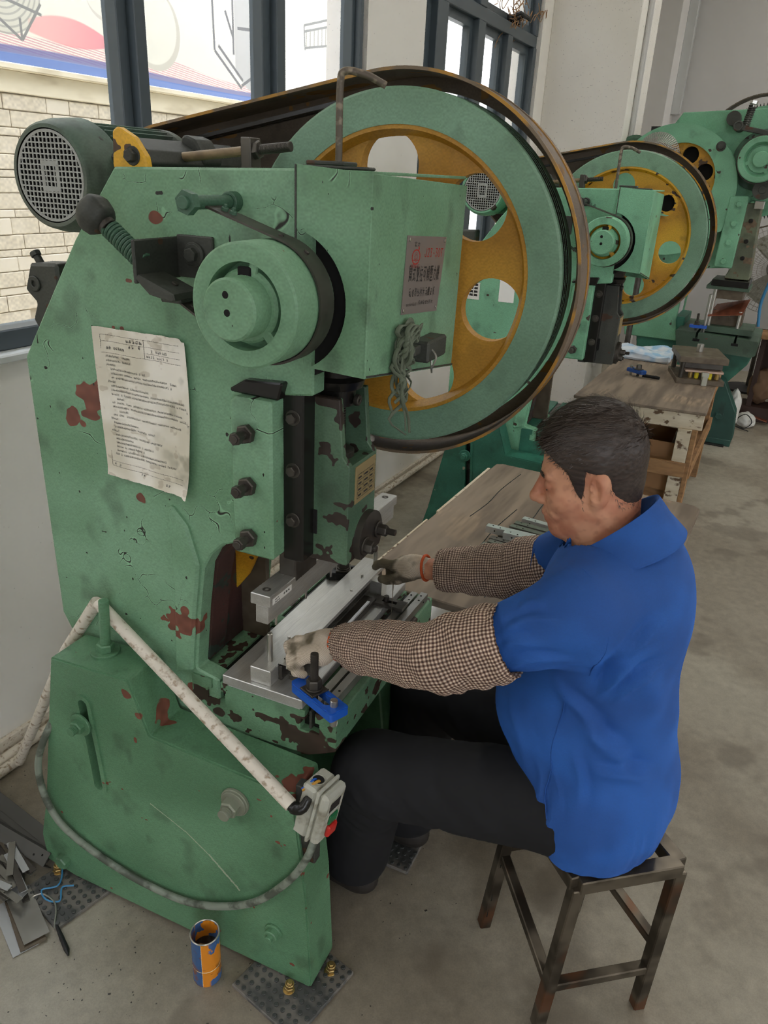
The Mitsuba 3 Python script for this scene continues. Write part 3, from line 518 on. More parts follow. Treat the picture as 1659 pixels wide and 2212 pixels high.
    # slide
    rk = P('slide', cat(prism(rounded([(-.77, 1.035), (-.648, 1.038), (-.648, 1.245), (-.662, 1.262), (-.672, 1.372), (-.77, 1.372)], .003), 1.168, 1.184, 'y', .002), prism(rounded([(-.77, 1.035), (-.648, 1.038), (-.648, 1.245), (-.662, 1.262), (-.672, 1.372), (-.77, 1.372)], .003), 1.278, 1.294, 'y', .002),
        prism([(-.77, 1.035), (-.648, 1.038), (-.648, 1.245), (-.77, 1.23)], 1.18, 1.282, 'y', 0), bx((-.80, 1.18, 1.03), (-.765, 1.30, 1.372))), 'ram')
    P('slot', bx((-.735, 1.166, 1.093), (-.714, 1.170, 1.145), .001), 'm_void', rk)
    P('adjusting_screw', cat(thread((-.708, 1.232, 1.245), (0, 0, 1), .017, .11, .005), lathe([(0, 0), (0, .034), (.025, .036), (.03, .026), (.03, 0)], (-.708, 1.232, 1.228), (0, 0, 1), 30)), 'm_steel_dark', rk)
    P('connecting_rod', cat(lathe([(0, 0), (0, .036), (.03, .038), (.034, .050), (.05, .055), (.058, .047), (.08, .05), (.11, .06), (.11, 0)], (-.712, 1.235, 1.345), (0, 0, 1), 40), cyl((-.745, 1.16, 1.385), (-.742, 1.16, 1.42), .009), trimesh.creation.icosphere(2, .016).apply_translation((-.744, 1.163, 1.388))), 'm_grease', rk)
    P('clamp_screw', cat(ringm((-.672, 1.235, 1.357), (1, 0, -.1), .004, .011, .01, 16)), 'm_steel_dark', rk)
    P('clamp_disc', cat(prism(circle((1.252, 1.070), .056, 48).intersection(sg.box(1.1, 1.037, 1.4, 1.3)), -.648, -.634, 'x')), 'm_steel_dark', rk)
    P('clamp_bolt', hexbolt((-.634, 1.222, 1.062), (1, 0, 0), .0135, .016, stud=.008), 'm_steel_dark', rk); P('clamp_bolt', hexbolt((-.634, 1.284, 1.075), (1, 0, 0), .0125, .018, stud=.02), 'm_steel_dark', rk)
    sp = P('data_plate', bx((-.6485, 1.195, 1.160), (-.646, 1.286, 1.237), .0005), 'm_plate_tan', rk)
    # bed with its two slots, belly below
    def slot(u): return sg.box(u - .0125, .67, u + .0125, .71).union(sg.box(u - .023, .648, u + .023, .676))
    bedp = rounded([(-1.0, .70), (-.634, .70), (-.634, .618), (-.70, .585), (-1.0, .575)], .005).difference(slot(-.935)).difference(slot(-.697))
    P('bed', prism(bedp, 1.115, 1.69), 'bed')
    for u in (-.935, -.697): P('slot_lining', cat(bx((u - .0228, 1.135, .6485), (u + .0228, 1.68, .672), 0), bx((u - .0124, 1.135, .67), (u + .0124, 1.68, .694), 0)), 'm_grease')  # dark filler boxes stand in for the shade inside the slots
    P('bed_belly', prism(rounded([(-1.0, .60), (-.66, .60), (-.67, .58), (-.75, .545), (-.86, .52), (-.97, .44), (-1.0, .44)], .006), 1.13, 1.67, 'y', .01), 'bed')
    # feet
    fo = rounded([(-1.301, .715), (-1.08, .727), (-1.035, .594), (-.673, .578), (-.640, .30), (-.625, .03), (-.625, .014), (-1.33, .014), (-1.425, .03), (-1.43, .12), (-1.395, .25), (-1.345, .50)], .007)
    arc = [(-1.218 + .001, .616), (-1.214, .56), (-1.208, .50), (-1.204, .44), (-1.201, .385)]
    fo1 = sg.Polygon(fo.exterior).difference(sg.LineString(arc).buffer(.0125))
    for k, (v0, v1) in enumerate(((1.0, 1.108), (1.435, 1.543))):
        f = P('foot', cat(prism(fo1, v0 + .004, v1), prism(sg.Polygon(fo1.exterior).buffer(-.004).difference(sg.LineString(arc).buffer(.0125)), v0, v0 + .004)) if k == 0 else prism(fo, v0, v1, 'y', .004), 'foot')
        if k: continue
        P('slot_shadow_plate', prism(sg.LineString(arc).buffer(.0118), 1.022, 1.03), 'm_grease', f)
        P('slot_boss', prism(sg.LineString(arc).buffer(.024).difference(sg.LineString(arc).buffer(.0125)), .9955, 1.0), 'foot', f)
        P('slot_bolt', cat(cyl((-1.226, .994, .560), (-1.226, .988, .560), .0285, 30), hexbolt((-1.226, .989, .560), -Yd, .0175, .016, False, .016, .0105)), 'm_green_foot' if detail else 'foot', f)
        bb = P('pivot_bolt', cat(cyl((-.812, 1.0, .505), (-.812, .992, .505), .034, 30), hexbolt((-.812, .993, .505), -Yd, .021, .022, True, .018, .0135)), 'm_plain_bolt', f)
        P('bolt', cat(cyl((-.722, 1.0, .152), (-.722, .994, .152), .022, 24), nut((-.722, .995, .152), -Yd, .0165, .014, 10), cyl((-.722, .982, .152), (-.722, .972, .152), .009, 14)), 'foot', f)
        P('bolt', hexbolt((-1.358, 1.0, .063), -Yd, .0195, .02, False), 'foot', f)
    P('tie_stud', cat(thread((-1.202, 1.068, .71), (.08, 0, 1), .0115, .15), nut((-1.2015, 1.068, .727), (.08, 0, 1), .02, .02), cyl((-1.202, 1.068, .717), (-1.202, 1.068, .727), .033, 30)), 'foot')
    P('tie_bar', cyl((-1.22, 1.0 + .02, .50), (-1.22, 1.52, .50), .02), 'm_iron')
    P('anvil_beam', bx((-1.25, 1.11, .10), (-1.05, 1.44, .16), .005), 'm_iron')
    XF = None
pr('m_plain_bolt', srgb(128, 132, 116), .5, metal=.3)
pr('m_rod', proc(lambda p, n, uv: mix(srgb(140, 120, 90), srgb(96, 80, 62), fbm(p.x * 60, p.y * 60, p.z * 60, 3))), .5, metal=.3)
pr('m_grille', srgb(150, 152, 148), .5)
pr('m_guard_edge', proc(lambda p, n, uv: mix(srgb(112, 96, 78), srgb(168, 122, 48), smoothstep(.42, .6, fbm(p.x * 16, p.y * 16, p.z * 16, 3)))), .55)
M1 = dict(green='m_green', box='m_green', drum='m_green', web='m_green', shaft='m_green', wheel='m_green_wheel', yellow='m_yellow', motor='m_motor', grille='m_grille', rod='m_rod', pipe='m_conduit_dark', ram='m_green_ram', bed='m_green_bed', foot='m_green_foot', guardedge='m_guard_edge')
pr('m_conduit_dark', proc(lambda p, n, uv: mix(srgb(92, 82, 72), srgb(136, 124, 108), smoothstep(.5, .7, fbm(p.x * 70, p.y * 70, p.z * 70, 3)))), .5, metal=.2)
press = thing('punch_press', 'nearest big green punch press with chipped paint, yellow flywheel and A4 notice', 'punch press')
make_press(press, M1, PRESS_XF)
M2 = dict(M1, green='m_green_light', box='m_green_light', web='m_yellow_worn', drum='m_green_light', shaft='m_green_light', yellow='m_yellow_worn', ram='m_iron', bed='m_teal', foot='m_teal', motor='m_green_light')
press2 = thing('punch_press', 'second green punch press behind the worker with worn yellow flywheel and teal feet', 'punch press')
make_press(press2, M2, T().translate([.035, 2.28, -.012]) @ PRESS_XF, False)
# ---------------------------------------------------------------- lettering: strokes on a 10 x 10 grid, drawn as thin flat quads
STROKES = {
 '開': '1,0 1,10 4,10 4,6.5 1,6.5;1,8.2 4,8.2;9,0 9,10 6,10 6,6.5 9,6.5;6,8.2 9,8.2;2.6,5 7.4,5;2.2,3 7.8,3;4,5 4,3 3,.8;6,5 6,.8',
 '式': '1,7.5 9,7.5;6,10 6.4,6 7.5,2.5 9,.5 9.5,2.5;7.5,9.5 8.5,8.5;1.5,5 5,5;3.2,5 3.2,1.5;1,1 5.5,2',
 '雙': '2,10 1,8;1.6,9 1.6,4.6;1.6,8.6 4.6,8.6;1.6,7.3 4.4,7.3;1.6,6 4.4,6;1.6,4.7 4.8,4.7;3,9.6 3,4.7;6.4,10 5.4,8;6,9 6,4.6;6,8.6 9,8.6;6,7.3 8.8,7.3;6,6 8.8,6;6,4.7 9.2,4.7;7.4,9.6 7.4,4.7;2.5,3.6 7.5,3.6 5.5,1.5 2,0;3.5,3 6,1 9,0',
 '柱': '.5,7 4,7;2.3,10 2.3,0;2.2,6.5 .5,3;2.5,6 4,4.5;6.5,10 7.2,9;4.8,7.5 9.5,7.5;5,4.2 9.3,4.2;4.5,.5 9.8,.5;7.1,7.5 7.1,.5',
 '可': '.8,9 9.5,9;7.5,9 7.5,1 6.5,.3 5.8,1;2,6.8 5.5,6.8 5.5,3 2,3 2,6.8',
 '傾': '2.2,10 .6,6;1.6,7.8 1.6,0;3.2,8 3.2,2 4.8,3;3.2,5.5 4.8,6.2;5.2,9.3 9.6,9.3;7.3,9.3 7,8;5.8,8 9,8 9,2.6 5.8,2.6 5.8,8;5.8,6.2 9,6.2;5.8,4.4 9,4.4;6.4,2.2 5.2,.3;8.2,2.2 9.5,.4',
 '壓': '.8,9.5 9.5,9.5;1.2,9.5 1.2,4 .4,.6;2.2,8.4 5,8.4 5,6.8 2.2,6.8 2.2,8.4;2.2,7.6 5,7.6;2.4,6 2.2,3.8;2.4,6 5,6 5,3.8;6,7.4 9.5,7.4;7.6,8.8 7.4,6.4 6,3.6;7.6,6.6 9.5,3.8;2.8,2.3 8.4,2.3;5.6,3.4 5.6,.3;1.6,.3 9.5,.3',
 '力': '1,7 8.6,7 8.2,1.2 7,.4 6,1;4.8,10 4.5,5 1,.3',
 '機': '.4,7 3,7;1.7,10 1.7,0;1.6,6.5 .4,3;4.6,9.8 3.6,8.2 4.6,8.2 3.6,6.4 5,6.6;8,9.8 7.2,8.2 8.4,8.2 7.2,6.4 8.8,6.6;3.2,5 9.8,5;4.2,5 3.8,2 3,.4;4.2,3.4 5.4,2.2;6.2,10 6.4,5 7.6,2 9.2,.3 9.8,1.8;8.6,4 6.4,.8',
 '宏': '5,10 5,9;1,7.5 1,9 9,9 9,7.6;1.4,6 8.8,6;4.4,7.6 3.2,3.6 1,1;5.4,4.2 3.6,.8 8,1.2;7,2.8 8.6,.2',
 '市': '5,10 5,8.6;.8,8.4 9.2,8.4;2,6.4 2,1;2,6.4 8,6.4 8,1.4 7,1;5,8.4 5,0',
 '村': '.5,7 4,7;2.3,10 2.3,0;2.2,6.5 .5,3;2.5,6 4,4.5;5,7 9.6,7;8,10 8,.8 7,.3;5.8,5 6.6,3.4',
 '大': '.8,6.4 9.2,6.4;5,10 4.6,5 1,.3;5,5.6 9.2,.3'}
def glyph(c):
    if c in STROKES: return [[tuple(map(float, q.split(','))) for q in s.split()] for s in STROKES[c].split(';')]
    g = random.Random(ord(c)); L = []
    for y in sorted(g.sample([1, 2.6, 4.2, 5.8, 7.4, 9], g.choice((3, 4)))): a = g.uniform(.5, 4.5); L.append([(a, y), (min(9.6, a + g.uniform(3.5, 6)), y)])
    for x in g.sample([1.5, 3.6, 6, 8.2], 2): b = g.uniform(0, 3); L.append([(x, b), (x, b + g.uniform(4, 7))])
    x = g.uniform(3, 7); L.append([(x, 5), (x + g.uniform(-3, 3), .5)]); return L
def strokes(text, x0, y0, cw, ch, surf, w=.55, fill=.86):
    """the line starts at (x0, y0) on surf(s, t) and reads along +s; w is half a stroke's width on the grid"""
    q = []
    for i, c in enumerate(text):
        if c in ' .,:': continue
        for L in glyph(c):
            for (ax, ay), (bx_, by) in zip(L[:-1], L[1:]):
                d = V(bx_ - ax, by - ay); n = V(-d[1], d[0]) / (np.linalg.norm(d) + 1e-9) * w
                for px, py in ((ax + n[0], ay + n[1]), (ax - n[0], ay - n[1]), (bx_ - n[0], by - n[1]), (bx_ + n[0], by + n[1])): q.append((x0 + (i + px / 10 * fill) * cw, y0 + py / 10 * ch))
    return quads(q, surf)
def quads(q, surf):
    q = np.array(q, float).reshape(-1, 2); v = surf(q[:, 0], q[:, 1]); f = np.arange(len(q)).reshape(-1, 4)
    return trimesh.Trimesh(v, np.vstack([f[:, [0, 1, 2]], f[:, [0, 2, 3]]]), process=False)
def latin(text, h, w, surf, x0, y0, bold=False):
    m = meshkit.text_mesh(text, h, .0002, bold); v = np.array(m.vertices); sx = w / max(v[:, 0].max() - v[:, 0].min(), 1e-6)
    return trimesh.Trimesh(surf(x0 + (v[:, 0] - v[:, 0].min()) * sx, y0 + v[:, 1]), m.faces, process=False)
# ---------------------------------------------------------------- on and around the nearest press (its axes)
XF = PRESS_XF
# maker's plate on the crank cover
PU = -.5895
def plate_surf(e):
    c = {k: V(*v) for k, v in dict(tl=(1.247, 1.655), tr=(1.449, 1.643), br=(1.420, 1.507), bl=(1.236, 1.523)).items()}
    def f(s, t):
        s, t = np.asarray(s)[:, None], np.asarray(t)[:, None]; p = c['bl'] * (1 - s) * (1 - t) + c['br'] * s * (1 - t) + c['tl'] * (1 - s) * t + c['tr'] * s * t
        return np.c_[np.full(len(s), PU + e), p]
    return f
S0 = plate_surf(0.0); cs = S0([0, 1, 1, 0], [0, 0, 1, 1])
np_ = part(press, 'name_plate', cat(hull(np.vstack([cs, cs + V(.0012, 0, 0)]))), 'm_alu_plate', smooth=False)
S1 = plate_surf(.0015)
part(np_, 'rivet', cyl(S1([.05], [.95])[0], S1([.05], [.95])[0] + V(.0015, 0, 0), .0035, 10), 'm_chrome')
for s, t in ((.95, .95), (.95, .06), (.04, .05)): part(np_, 'rivet', cyl(S1([s], [t])[0], S1([s], [t])[0] + V(.0015, 0, 0), .0035, 10), 'm_chrome')
part(np_, 'lettering', cat(strokes('開式雙柱可傾壓力機', .10, .42, .092, .20, S1), strokes('宏力', .17, .865, .075, .06, S1), strokes('順德市陳村大都機械廠', .14, .22, .072, .12, S1), strokes('abcdefghi', .10, .10, .03, .045, S1), strokes('廠址順德陳村大', .42, .11, .06, .06, S1)), 'm_black_print', smooth=False, kind='stuff')
em = []
for r0, r1 in ((.085, .105), (.055, .062), (.03, .037)):
    a = np.linspace(0, 2 * np.pi, 33)
    for i in range(32): em.append([(.235 + rr * math.cos(b) * (1 if r0 > .08 else .62), .735 + rr * .95 * math.sin(b)) for rr, b in ((r0, a[i]), (r1, a[i]), (r1, a[i + 1]), (r0, a[i + 1]))])
em += [[(.275, .80), (.30, .80), (.30, .87), (.275, .87)], [(.14, .69), (.33, .69), (.33, .70), (.14, .70)]]
part(np_, 'emblem', cat(quads(em, S1), latin('J23-30T', .115, .49, S1, .45, .735), latin('HONGLI', .045, .2, S1, .13, .60)), 'm_red_print', smooth=False, kind='stuff')
dp = press + '__slide__data_plate'
def dsurf(s, t): return np.c_[np.full(len(s), -.6455), 1.195 + .091 * np.asarray(s), 1.16 + .077 * np.asarray(t)]
dq = [[(.08, y), (.92, y), (.92, y + .012), (.08, y + .012)] for y in (.12, .28, .44, .60, .76)] + [[(x, .12), (x + .01, .12), (x + .01, .76), (x, .76)] for x in (.08, .36, .66, .92)] + [[(x, y), (x + w, y), (x + w, y + .05), (x, y + .05)] for y in (.17, .33, .49, .65) for x, w in ((.12, .16), (.40, .2), (.70, .15))]
part(press + '__slide', 'data_plate_print', quads(dq, dsurf), 'm_black_print', smooth=False, kind='stuff')
# A4 notice pasted on the cheek plate
def sheet(s, t, e=0.):
    s, t = np.asarray(s, float), np.asarray(t, float)
    u = -1.178 + .2125 * s + .014 * np.sin(np.pi * (1 - t)) * s * .9 - .012 * (1 - t) * s; z = 1.148 + .306 * t - (1 - t) * .012 * s - .006 * s * (s > .97)
    v = 1.1165 - .004 - .006 * np.sin(s * 7 + t * 2) ** 2 * .5 - .016 * np.clip(s - .82, 0, 1) ** 1.0 * (1.1 - t) * 2 - .02 * np.clip(.10 - s, 0, 1) * 4 * (.4 + t) * .4 - .012 * np.clip(.06 - t, 0, 1) * 8 * .5
    v = v - .004 * np.sin(9 * (s + 1.3 * t)) * np.clip(s - .6, 0, 1) * np.clip(.5 - t, 0, 1) * 4
    return np.c_[u, v - e, z]
ns, nt = 40, 56; gs, gt = np.meshgrid(np.linspace(0, 1, ns), np.linspace(0, 1, nt), indexing='ij'); jag = .006 * np.sin(gs * 31) * np.sin(gs * 13 + 1)
vv = sheet(gs.ravel(), (gt + (gt - .5) * jag).ravel()); i, j = np.meshgrid(np.arange(ns - 1), np.arange(nt - 1), indexing='ij'); q = np.stack([i * nt + j, (i + 1) * nt + j, (i + 1) * nt + j + 1, i * nt + j + 1], -1).reshape(-1, 4)
back = vv + V(0, .0004, 0); nv = len(vv)
pm = trimesh.Trimesh(np.vstack([vv, back]), np.vstack([q[:, [0, 1, 2]], q[:, [0, 2, 3]], q[:, [0, 2, 1]] + nv, q[:, [0, 3, 2]] + nv]), process=False)
def paper(p, n, uv):
    c = mix(srgb(226, 222, 210), srgb(202, 196, 178), smoothstep(.35, .7, fbm(p.x * 12, 3, p.z * 10, 3)))
    c = mix(c, srgb(120, 118, 96), smoothstep(.52, .72, fbm(p.x * 20 + 7, 1, p.z * 16, 4)) * smoothstep(-1.08, -1.0, p.x + .2 * (p.z - 1.3)) * .6)
    return mix(c, srgb(150, 136, 112), smoothstep(.68, .74, fbm(p.x * 48, 2, p.z * 48, 3)) * .4)
pr('m_paper', proc(paper), .8)
notice = thing('notice_sheet', 'stained curling white A4 notice of typed rules pasted on the green press', 'notice')
part(notice, 'sheet', pm, 'm_paper', smooth=True)
ps = lambda s, t: sheet(s, t, .0006)
wr = random.Random(21); tq = []
def words(n): return ''.join(chr(0x4e00 + wr.randrange(400)) if wr.random() > .09 else ',' for _ in range(n))
tq += [strokes(words(5), .36, .925, .036, .022, ps), strokes(words(4), .38, .893, .036, .022, ps), strokes(words(9), .10, .866, .026, .020, ps, .8), strokes(words(5), .62, .885, .024, .018, ps), latin('A/0', .017, .05, ps, .75, .886), strokes(words(11), .57, .85, .022, .018, ps)]
t = .815
for ind, n in ((.0, 17), (.0, 18), (.0, 6), (.04, 24), (.04, 45), (.04, 41), (.0, 5), (.03, 26), (.03, 50), (.03, 52), (.08, 5), (.03, 49), (.03, 53), (.08, 7), (.03, 47), (.0, 5), (.03, 17), (.03, 29), (.0, 5), (.04, 33), (.04, 12), (.04, 27), (.04, 20), (.04, 36), (.02, 44)):
    tq.append(strokes(words(n), .11 + ind, t, .0162, .0150, ps, .62)); t -= .0272
tq += [strokes(words(3), .10, .082, .03, .018, ps), strokes(words(3), .42, .055, .03, .018, ps), strokes(words(3), .74, .035, .03, .018, ps)]
bars = [[(.07, y), (.94, y), (.94, y + .0016), (.07, y + .0016)] for y in (.955, .915 - .0, .842, .11, .075)] + [[(.55, .842), (.5535, .842), (.5535, .955), (.55, .955)], [(.55, .876), (.94, .876), (.94, .8776), (.55, .8776)], [(.07, .075), (.073, .075), (.073, .955), (.07, .955)]]
fine = [[(a + k * (b - a) / 12, c), (a + (k + 1) * (b - a) / 12, c), (a + (k + 1) * (b - a) / 12, d), (a + k * (b - a) / 12, d)] for (a, c), (b, _), (_, d), _ in bars for k in range(12)]
part(notice, 'printed_text', cat(*tq, quads(fine, ps)), 'm_black_print', smooth=False, kind='stuff')
# clamp block on the cover with a rag tied to it
hd = part(press, 'cover_latch', cat(bx((-.592, 1.30, 1.428), (-.555, 1.40, 1.468), .004), bx((-.592, 1.27, 1.445), (-.57, 1.30, 1.462))), 'm_iron')
part(hd, 'wire', tube(spline([(-.56, 1.32, 1.455), (-.545, 1.315, 1.44), (-.55, 1.31, 1.42), (-.555, 1.325, 1.408), (-.56, 1.33, 1.43)], 4), .002, 6), 'm_chrome')
rg = []; r2 = random.Random(3)
for k in range(20):
    a = V(-.57 + r2.uniform(-.012, .01), 1.215 + r2.uniform(-.02, .03), 1.49 + r2.uniform(-.01, .012)); P_ = [V(-.575, 1.28, 1.47), a + V(0, .03, .008), a]
    for s in range(1, 6): P_.append(V(-.575 + r2.uniform(-.012, .02), 1.207 + r2.uniform(-.018, .018) + .002 * s, a[2] - s * (.012 + .013 * (k % 3 == 0) + .01 * (k % 2))))
    rg.append(tube(spline(P_, 3), np.linspace(.006, .003, len(spline(P_, 3))), 6, flat=.4))
single('rag', cat(rg), 'm_rope', 'twisted dirty green-grey rag tied to the latch under the maker plate', 'rag', kind='stuff', smooth=True)
# upper and lower die
def tilt(m, c, a): return m.apply_transform(trimesh.transformations.rotation_matrix(a, [1, 0, 0], c))
uc = V(-.79, 1.41, .95); ua = -math.radians(1.6)
ud = thing('upper_die', 'long bright steel upper die bar with small punches under the slide', 'die')
part(ud, 'top_plate', tilt(bx((-.822, 1.09, .937), (-.776, 1.745, .962), .0015), uc, ua), 'm_steel')
part(ud, 'punch_holder', tilt(bx((-.811, 1.092, .896), (-.782, 1.742, .937), .0015), uc, ua), 'm_steel')
part(ud, 'shank', bx((-.815, 1.19, .955), (-.775, 1.285, 1.04), .003), 'm_steel_dark')
part(ud, 'label', tilt(bx((-.7764, 1.10, .939), (-.7755, 1.175, .953), 0), uc, ua), 'm_white_plate')
lsf = lambda s, t: np.c_[np.full(len(s), -.7752), 1.10 + .075 * np.asarray(s), .939 + .014 * np.asarray(t)]
part(ud, 'label_print', tilt(cat(strokes('abc', .10, .58, .07, .26, lsf, .8), strokes('defg', .10, .14, .07, .26, lsf, .8), strokes('hij', .55, .36, .12, .36, lsf, .8)), uc, ua), 'm_black_print', smooth=False, kind='stuff')
for v in (1.115, 1.715): part(ud, 'socket_screw', tilt(cat(ringm((-.799, v, .9615), (0, 0, 1), .004, .0085, .0015, 20)), uc, ua), 'm_steel_dark')
for v in (1.142, 1.27, 1.391, 1.513, 1.633): part(ud, 'punch', tilt(cat(cyl((-.793, v, .888), (-.793, v, .9), .005, 10), cyl((-.793, v, .868), (-.793, v, .888), .0028, 8)), uc, ua), 'm_chrome')
ld = thing('lower_die', 'polished lower die block with guide pins on a steel plate on the press bed', 'die')
part(ld, 'base_plate', bx((-.912, 1.108, .706), (-.712, 1.685, .729), .0015), 'm_steel'); part(ld, 'spacer', bx((-.90, 1.112, .7005), (-.72, 1.68, .706), .0005), 'm_zinc')
part(ld, 'die_block', bx((-.846, 1.118, .729), (-.795, 1.70, .768), .0015), 'm_steel'); part(ld, 'front_rail', bx((-.795, 1.15, .729), (-.786, 1.69, .765), .001), 'm_steel_dark')
part(ld, 'inner_block', bx((-.775, 1.16, .729), (-.74, 1.55, .742), .001), 'm_steel_dark'); part(ld, 'inner_strip', bx((-.752, 1.22, .742), (-.744, 1.52, .747), .0005), 'm_zinc')
for u, v, h in ((-.818, 1.155, .07), (-.80, 1.672, .058)): part(ld, 'guide_pin', cyl((u, v, .768), (u, v, .768 + h), .0062, 18, .0015), 'm_chrome')
for u, v, h in ((-.803, 1.211, .034), (-.797, 1.58, .014), (-.79, 1.50, .01)): part(ld, 'locating_pin', cyl((u, v, .768), (u, v, .768 + h), .0034, 12), 'm_chrome')
sb = part(ld, 'stop_bracket', prism(sg.box(-.75, 1.535, -.662, 1.575).difference(sg.box(-.725, 1.55, -.685, 1.562)), .729, .738, 'z'), 'm_steel_dark'); part(sb, 'screw', cyl((-.715, 1.557, .738), (-.715, 1.557, .752), .0075, 14), 'm_steel_dark')
part(ld, 'cross_pin', cyl((-.775, 1.60, .76), (-.735, 1.605, .76), .003, 10), 'm_zinc')
part(ld, 'rest_block', bx((-.775, 1.585, .729), (-.742, 1.62, .768), .001), 'm_steel')
def channel(p0, p1, w, h, th=.0016, up=V(0, 0, 1)):
    """pressed steel channel, open below, with two holes near each end"""
    p0, p1 = V(*p0), V(*p1); d = unit(p1 - p0); s = unit(np.cross(d, up)); n = np.cross(s, d); L = np.linalg.norm(p1 - p0)
    c = [(-w / 2, 0), (w / 2, 0), (w / 2, -h), (w / 2 - th, -h), (w / 2 - th, -th), (-w / 2 + th, -th), (-w / 2 + th, -h), (-w / 2, -h)]
    v = np.array([p0 + s * a + n * b for a, b in c] + [p1 + s * a + n * b for a, b in c]); k = 8; f = []
    for i in range(k): j = (i + 1) % k; f += [(i, k + i, k + j), (i, k + j, j)]
    for o, r in ((0, 1), (k, -1)):
        for t_ in ((0, 1, 4), (0, 4, 5), (1, 2, 3), (1, 3, 4), (0, 5, 6), (0, 6, 7)): f.append(tuple(o + x for x in t_[::r]))
    m = trimesh.Trimesh(v, f, process=False); m.fix_normals()
    holes = [cyl(p0 + d * x + n * .0002 - s * y, p0 + d * x + n * .0006 - s * y, .0028, 10, 0) for x, y in ((.02, w * .12), (.045, -w * .12), (L - .02, w * .12), (L - .045, -w * .12))]
    side = [cyl(p0 + d * x + s * (w / 2 + .0002) - n * h * .5, p0 + d * x + s * (w / 2 + .0006) - n * h * .5, .0026, 10, 0) for x in (.03, L - .03)]
    return m, cat(*holes, *side)
def add_channel(p0, p1, w, h, label, group=None, mat='m_rail', up=V(0, 0, 1)):
    m, ho = channel(p0, p1, w, h, up=up); k = thing('steel_channel', label, 'steel channel', group)
    part(k, 'channel', m, mat, smooth=False); part(k, 'holes', ho, 'm_void', smooth=False, kind='stuff'); return k
add_channel((-.783, 1.145, .776), (-.783, 1.69, .776), .024, .010, 'bright steel channel held on the lower die by both gloved hands', mat='m_steel')
add_channel((-.690, 1.13, .722), (-.675, 1.66, .722), .018, .020, 'steel channel lying on the press bed beside the die plate')
add_channel((-.664, 1.135, .724), (-.649, 1.665, .724), .019, .022, 'outer steel channel at the front edge of the press bed, with end holes')
# strap clamps
def clamp(p, ang, L, mat, label, stud=.11, z=.0, group=None, tilt_=0.):
    global XF
    k = thing('strap_clamp', label, 'clamp', group); M_ = lambda m: mv(mv(m, ry=tilt_), p, rz=ang)
    body = rounded([(-L * .5, -.016), (-L * .42, -.024), (L * .5, -.024), (L * .5, .024), (-L * .42, .024), (-L * .5, .016)], .006).difference(sg.LineString([(-L * .18, 0), (L * .22, 0)]).buffer(.0115))
    m = cat(prism(body, 0, .018, 'z'), prism(sg.Polygon(body.exterior).buffer(-.002).difference(sg.LineString([(-L * .18, 0), (L * .22, 0)]).buffer(.0135)), .018, .020, 'z'))
    part(k, 'strap', M_(m), mat)
    part(k, 'washer', M_(bx((-L * .1 - .021, -.021, .0205), (-L * .1 + .021, .021, .025), .0008)), 'm_steel_dark')
    part(k, 'stud', M_(thread((-L * .1, 0, -.02), (0, 0, 1), .0085, stud + .02, .0024)), 'm_steel_dark'); part(k, 'nut', M_(cat(cyl((-L * .1, 0, .025), (-L * .1, 0, .029), .018, 24), nut((-L * .1, 0, .029), (0, 0, 1), .0165, .02))), 'm_steel_dark')
    part(k, 'jack_screw', M_(cat(thread((L * .36, 0, -.028), (0, 0, 1), .008, .062, .0022))), 'm_chrome')
    return k
clamp((-.674, 1.108, .742), -.42, .142, 'm_blue', 'blue strap clamp with tall black stud at the near corner of the press bed')
clamp((-.868, 1.64, .731), .5, .12, 'm_black', 'black strap clamp behind the far end of the lower die')
single('clamp_packing', bx((-.70, 1.117, .655), (-.694, 1.16, .70), .001), 'm_iron', 'dark tee nut in the slot under the blue strap clamp', 'tee nut')
# push button box, conduit and cables
bm = lambda m: m.apply_transform(trimesh.transformations.concatenate_matrices(trimesh.transformations.translation_matrix((-.630, 1.035, .540)), trimesh.transformations.euler_matrix(-.10, .16, -.16)))
cb = thing('push_button_box', 'grimy grey push button box with red and green keys on the foot end', 'button box')
part(cb, 'case', bm(bx((-.032, -.036, -.066), (.004, .036, .066), .006)), 'm_box_grey'); part(cb, 'flange', bm(bx((.004, -.039, -.069), (.012, .039, .069), .004)), 'm_box_grey'); part(cb, 'cover', bm(bx((.012, -.036, -.066), (.034, .036, .066), .007)), 'm_box_grey')
part(cb, 'label_plate', bm(bx((.0338, -.018, .018), (.0348, .018, .042), 0)), 'm_black_print'); part(cb, 'bezel', bm(bx((.0335, -.020, -.052), (.0352, .020, .012), .001)), 'm_box_grey')
part(cb, 'green_key', bm(bx((.034, -.015, -.016), (.040, .015, .009), .003)), 'm_green_button'); part(cb, 'red_key', bm(bx((.034, -.016, -.048), (.045, .016, -.018), .004)), 'm_red')
part(cb, 'cable_hole', bm(cyl((-.014, -.005, .0655), (-.014, -.005, .0665), .0125, 24, 0)), 'm_void'); part(cb, 'gland', bm(ringm((-.014, -.005, .066), (0, 0, 1), .0125, .015, .002, 24)), 'm_box_grey')
part(cb, 'bracket', bx((-.672, 1.01, .40), (-.625, 1.035, .60), .002), 'm_iron')
part(cb, 'blue_wire', bm(tube(spline([(-.018, -.004, .060), (-.02, -.012, .068), (-.024, -.026, .06), (-.03, -.036, .05)], 4), .0028, 8)), 'm_blue'); part(cb, 'yellow_wire', bm(tube(spline([(-.010, -.003, .060), (-.011, -.012, .069), (-.018, -.028, .061), (-.028, -.037, .05)], 4), .003, 8)), 'm_yellow')
single('white_conduit', tube([(-1.240, 1.102, .822), (-1.225, 1.098, .815), (-.668, .985, .570)], .0145, 18), 'm_conduit', 'long dirty white plastic pipe slanting across the near press foot', 'pipe')
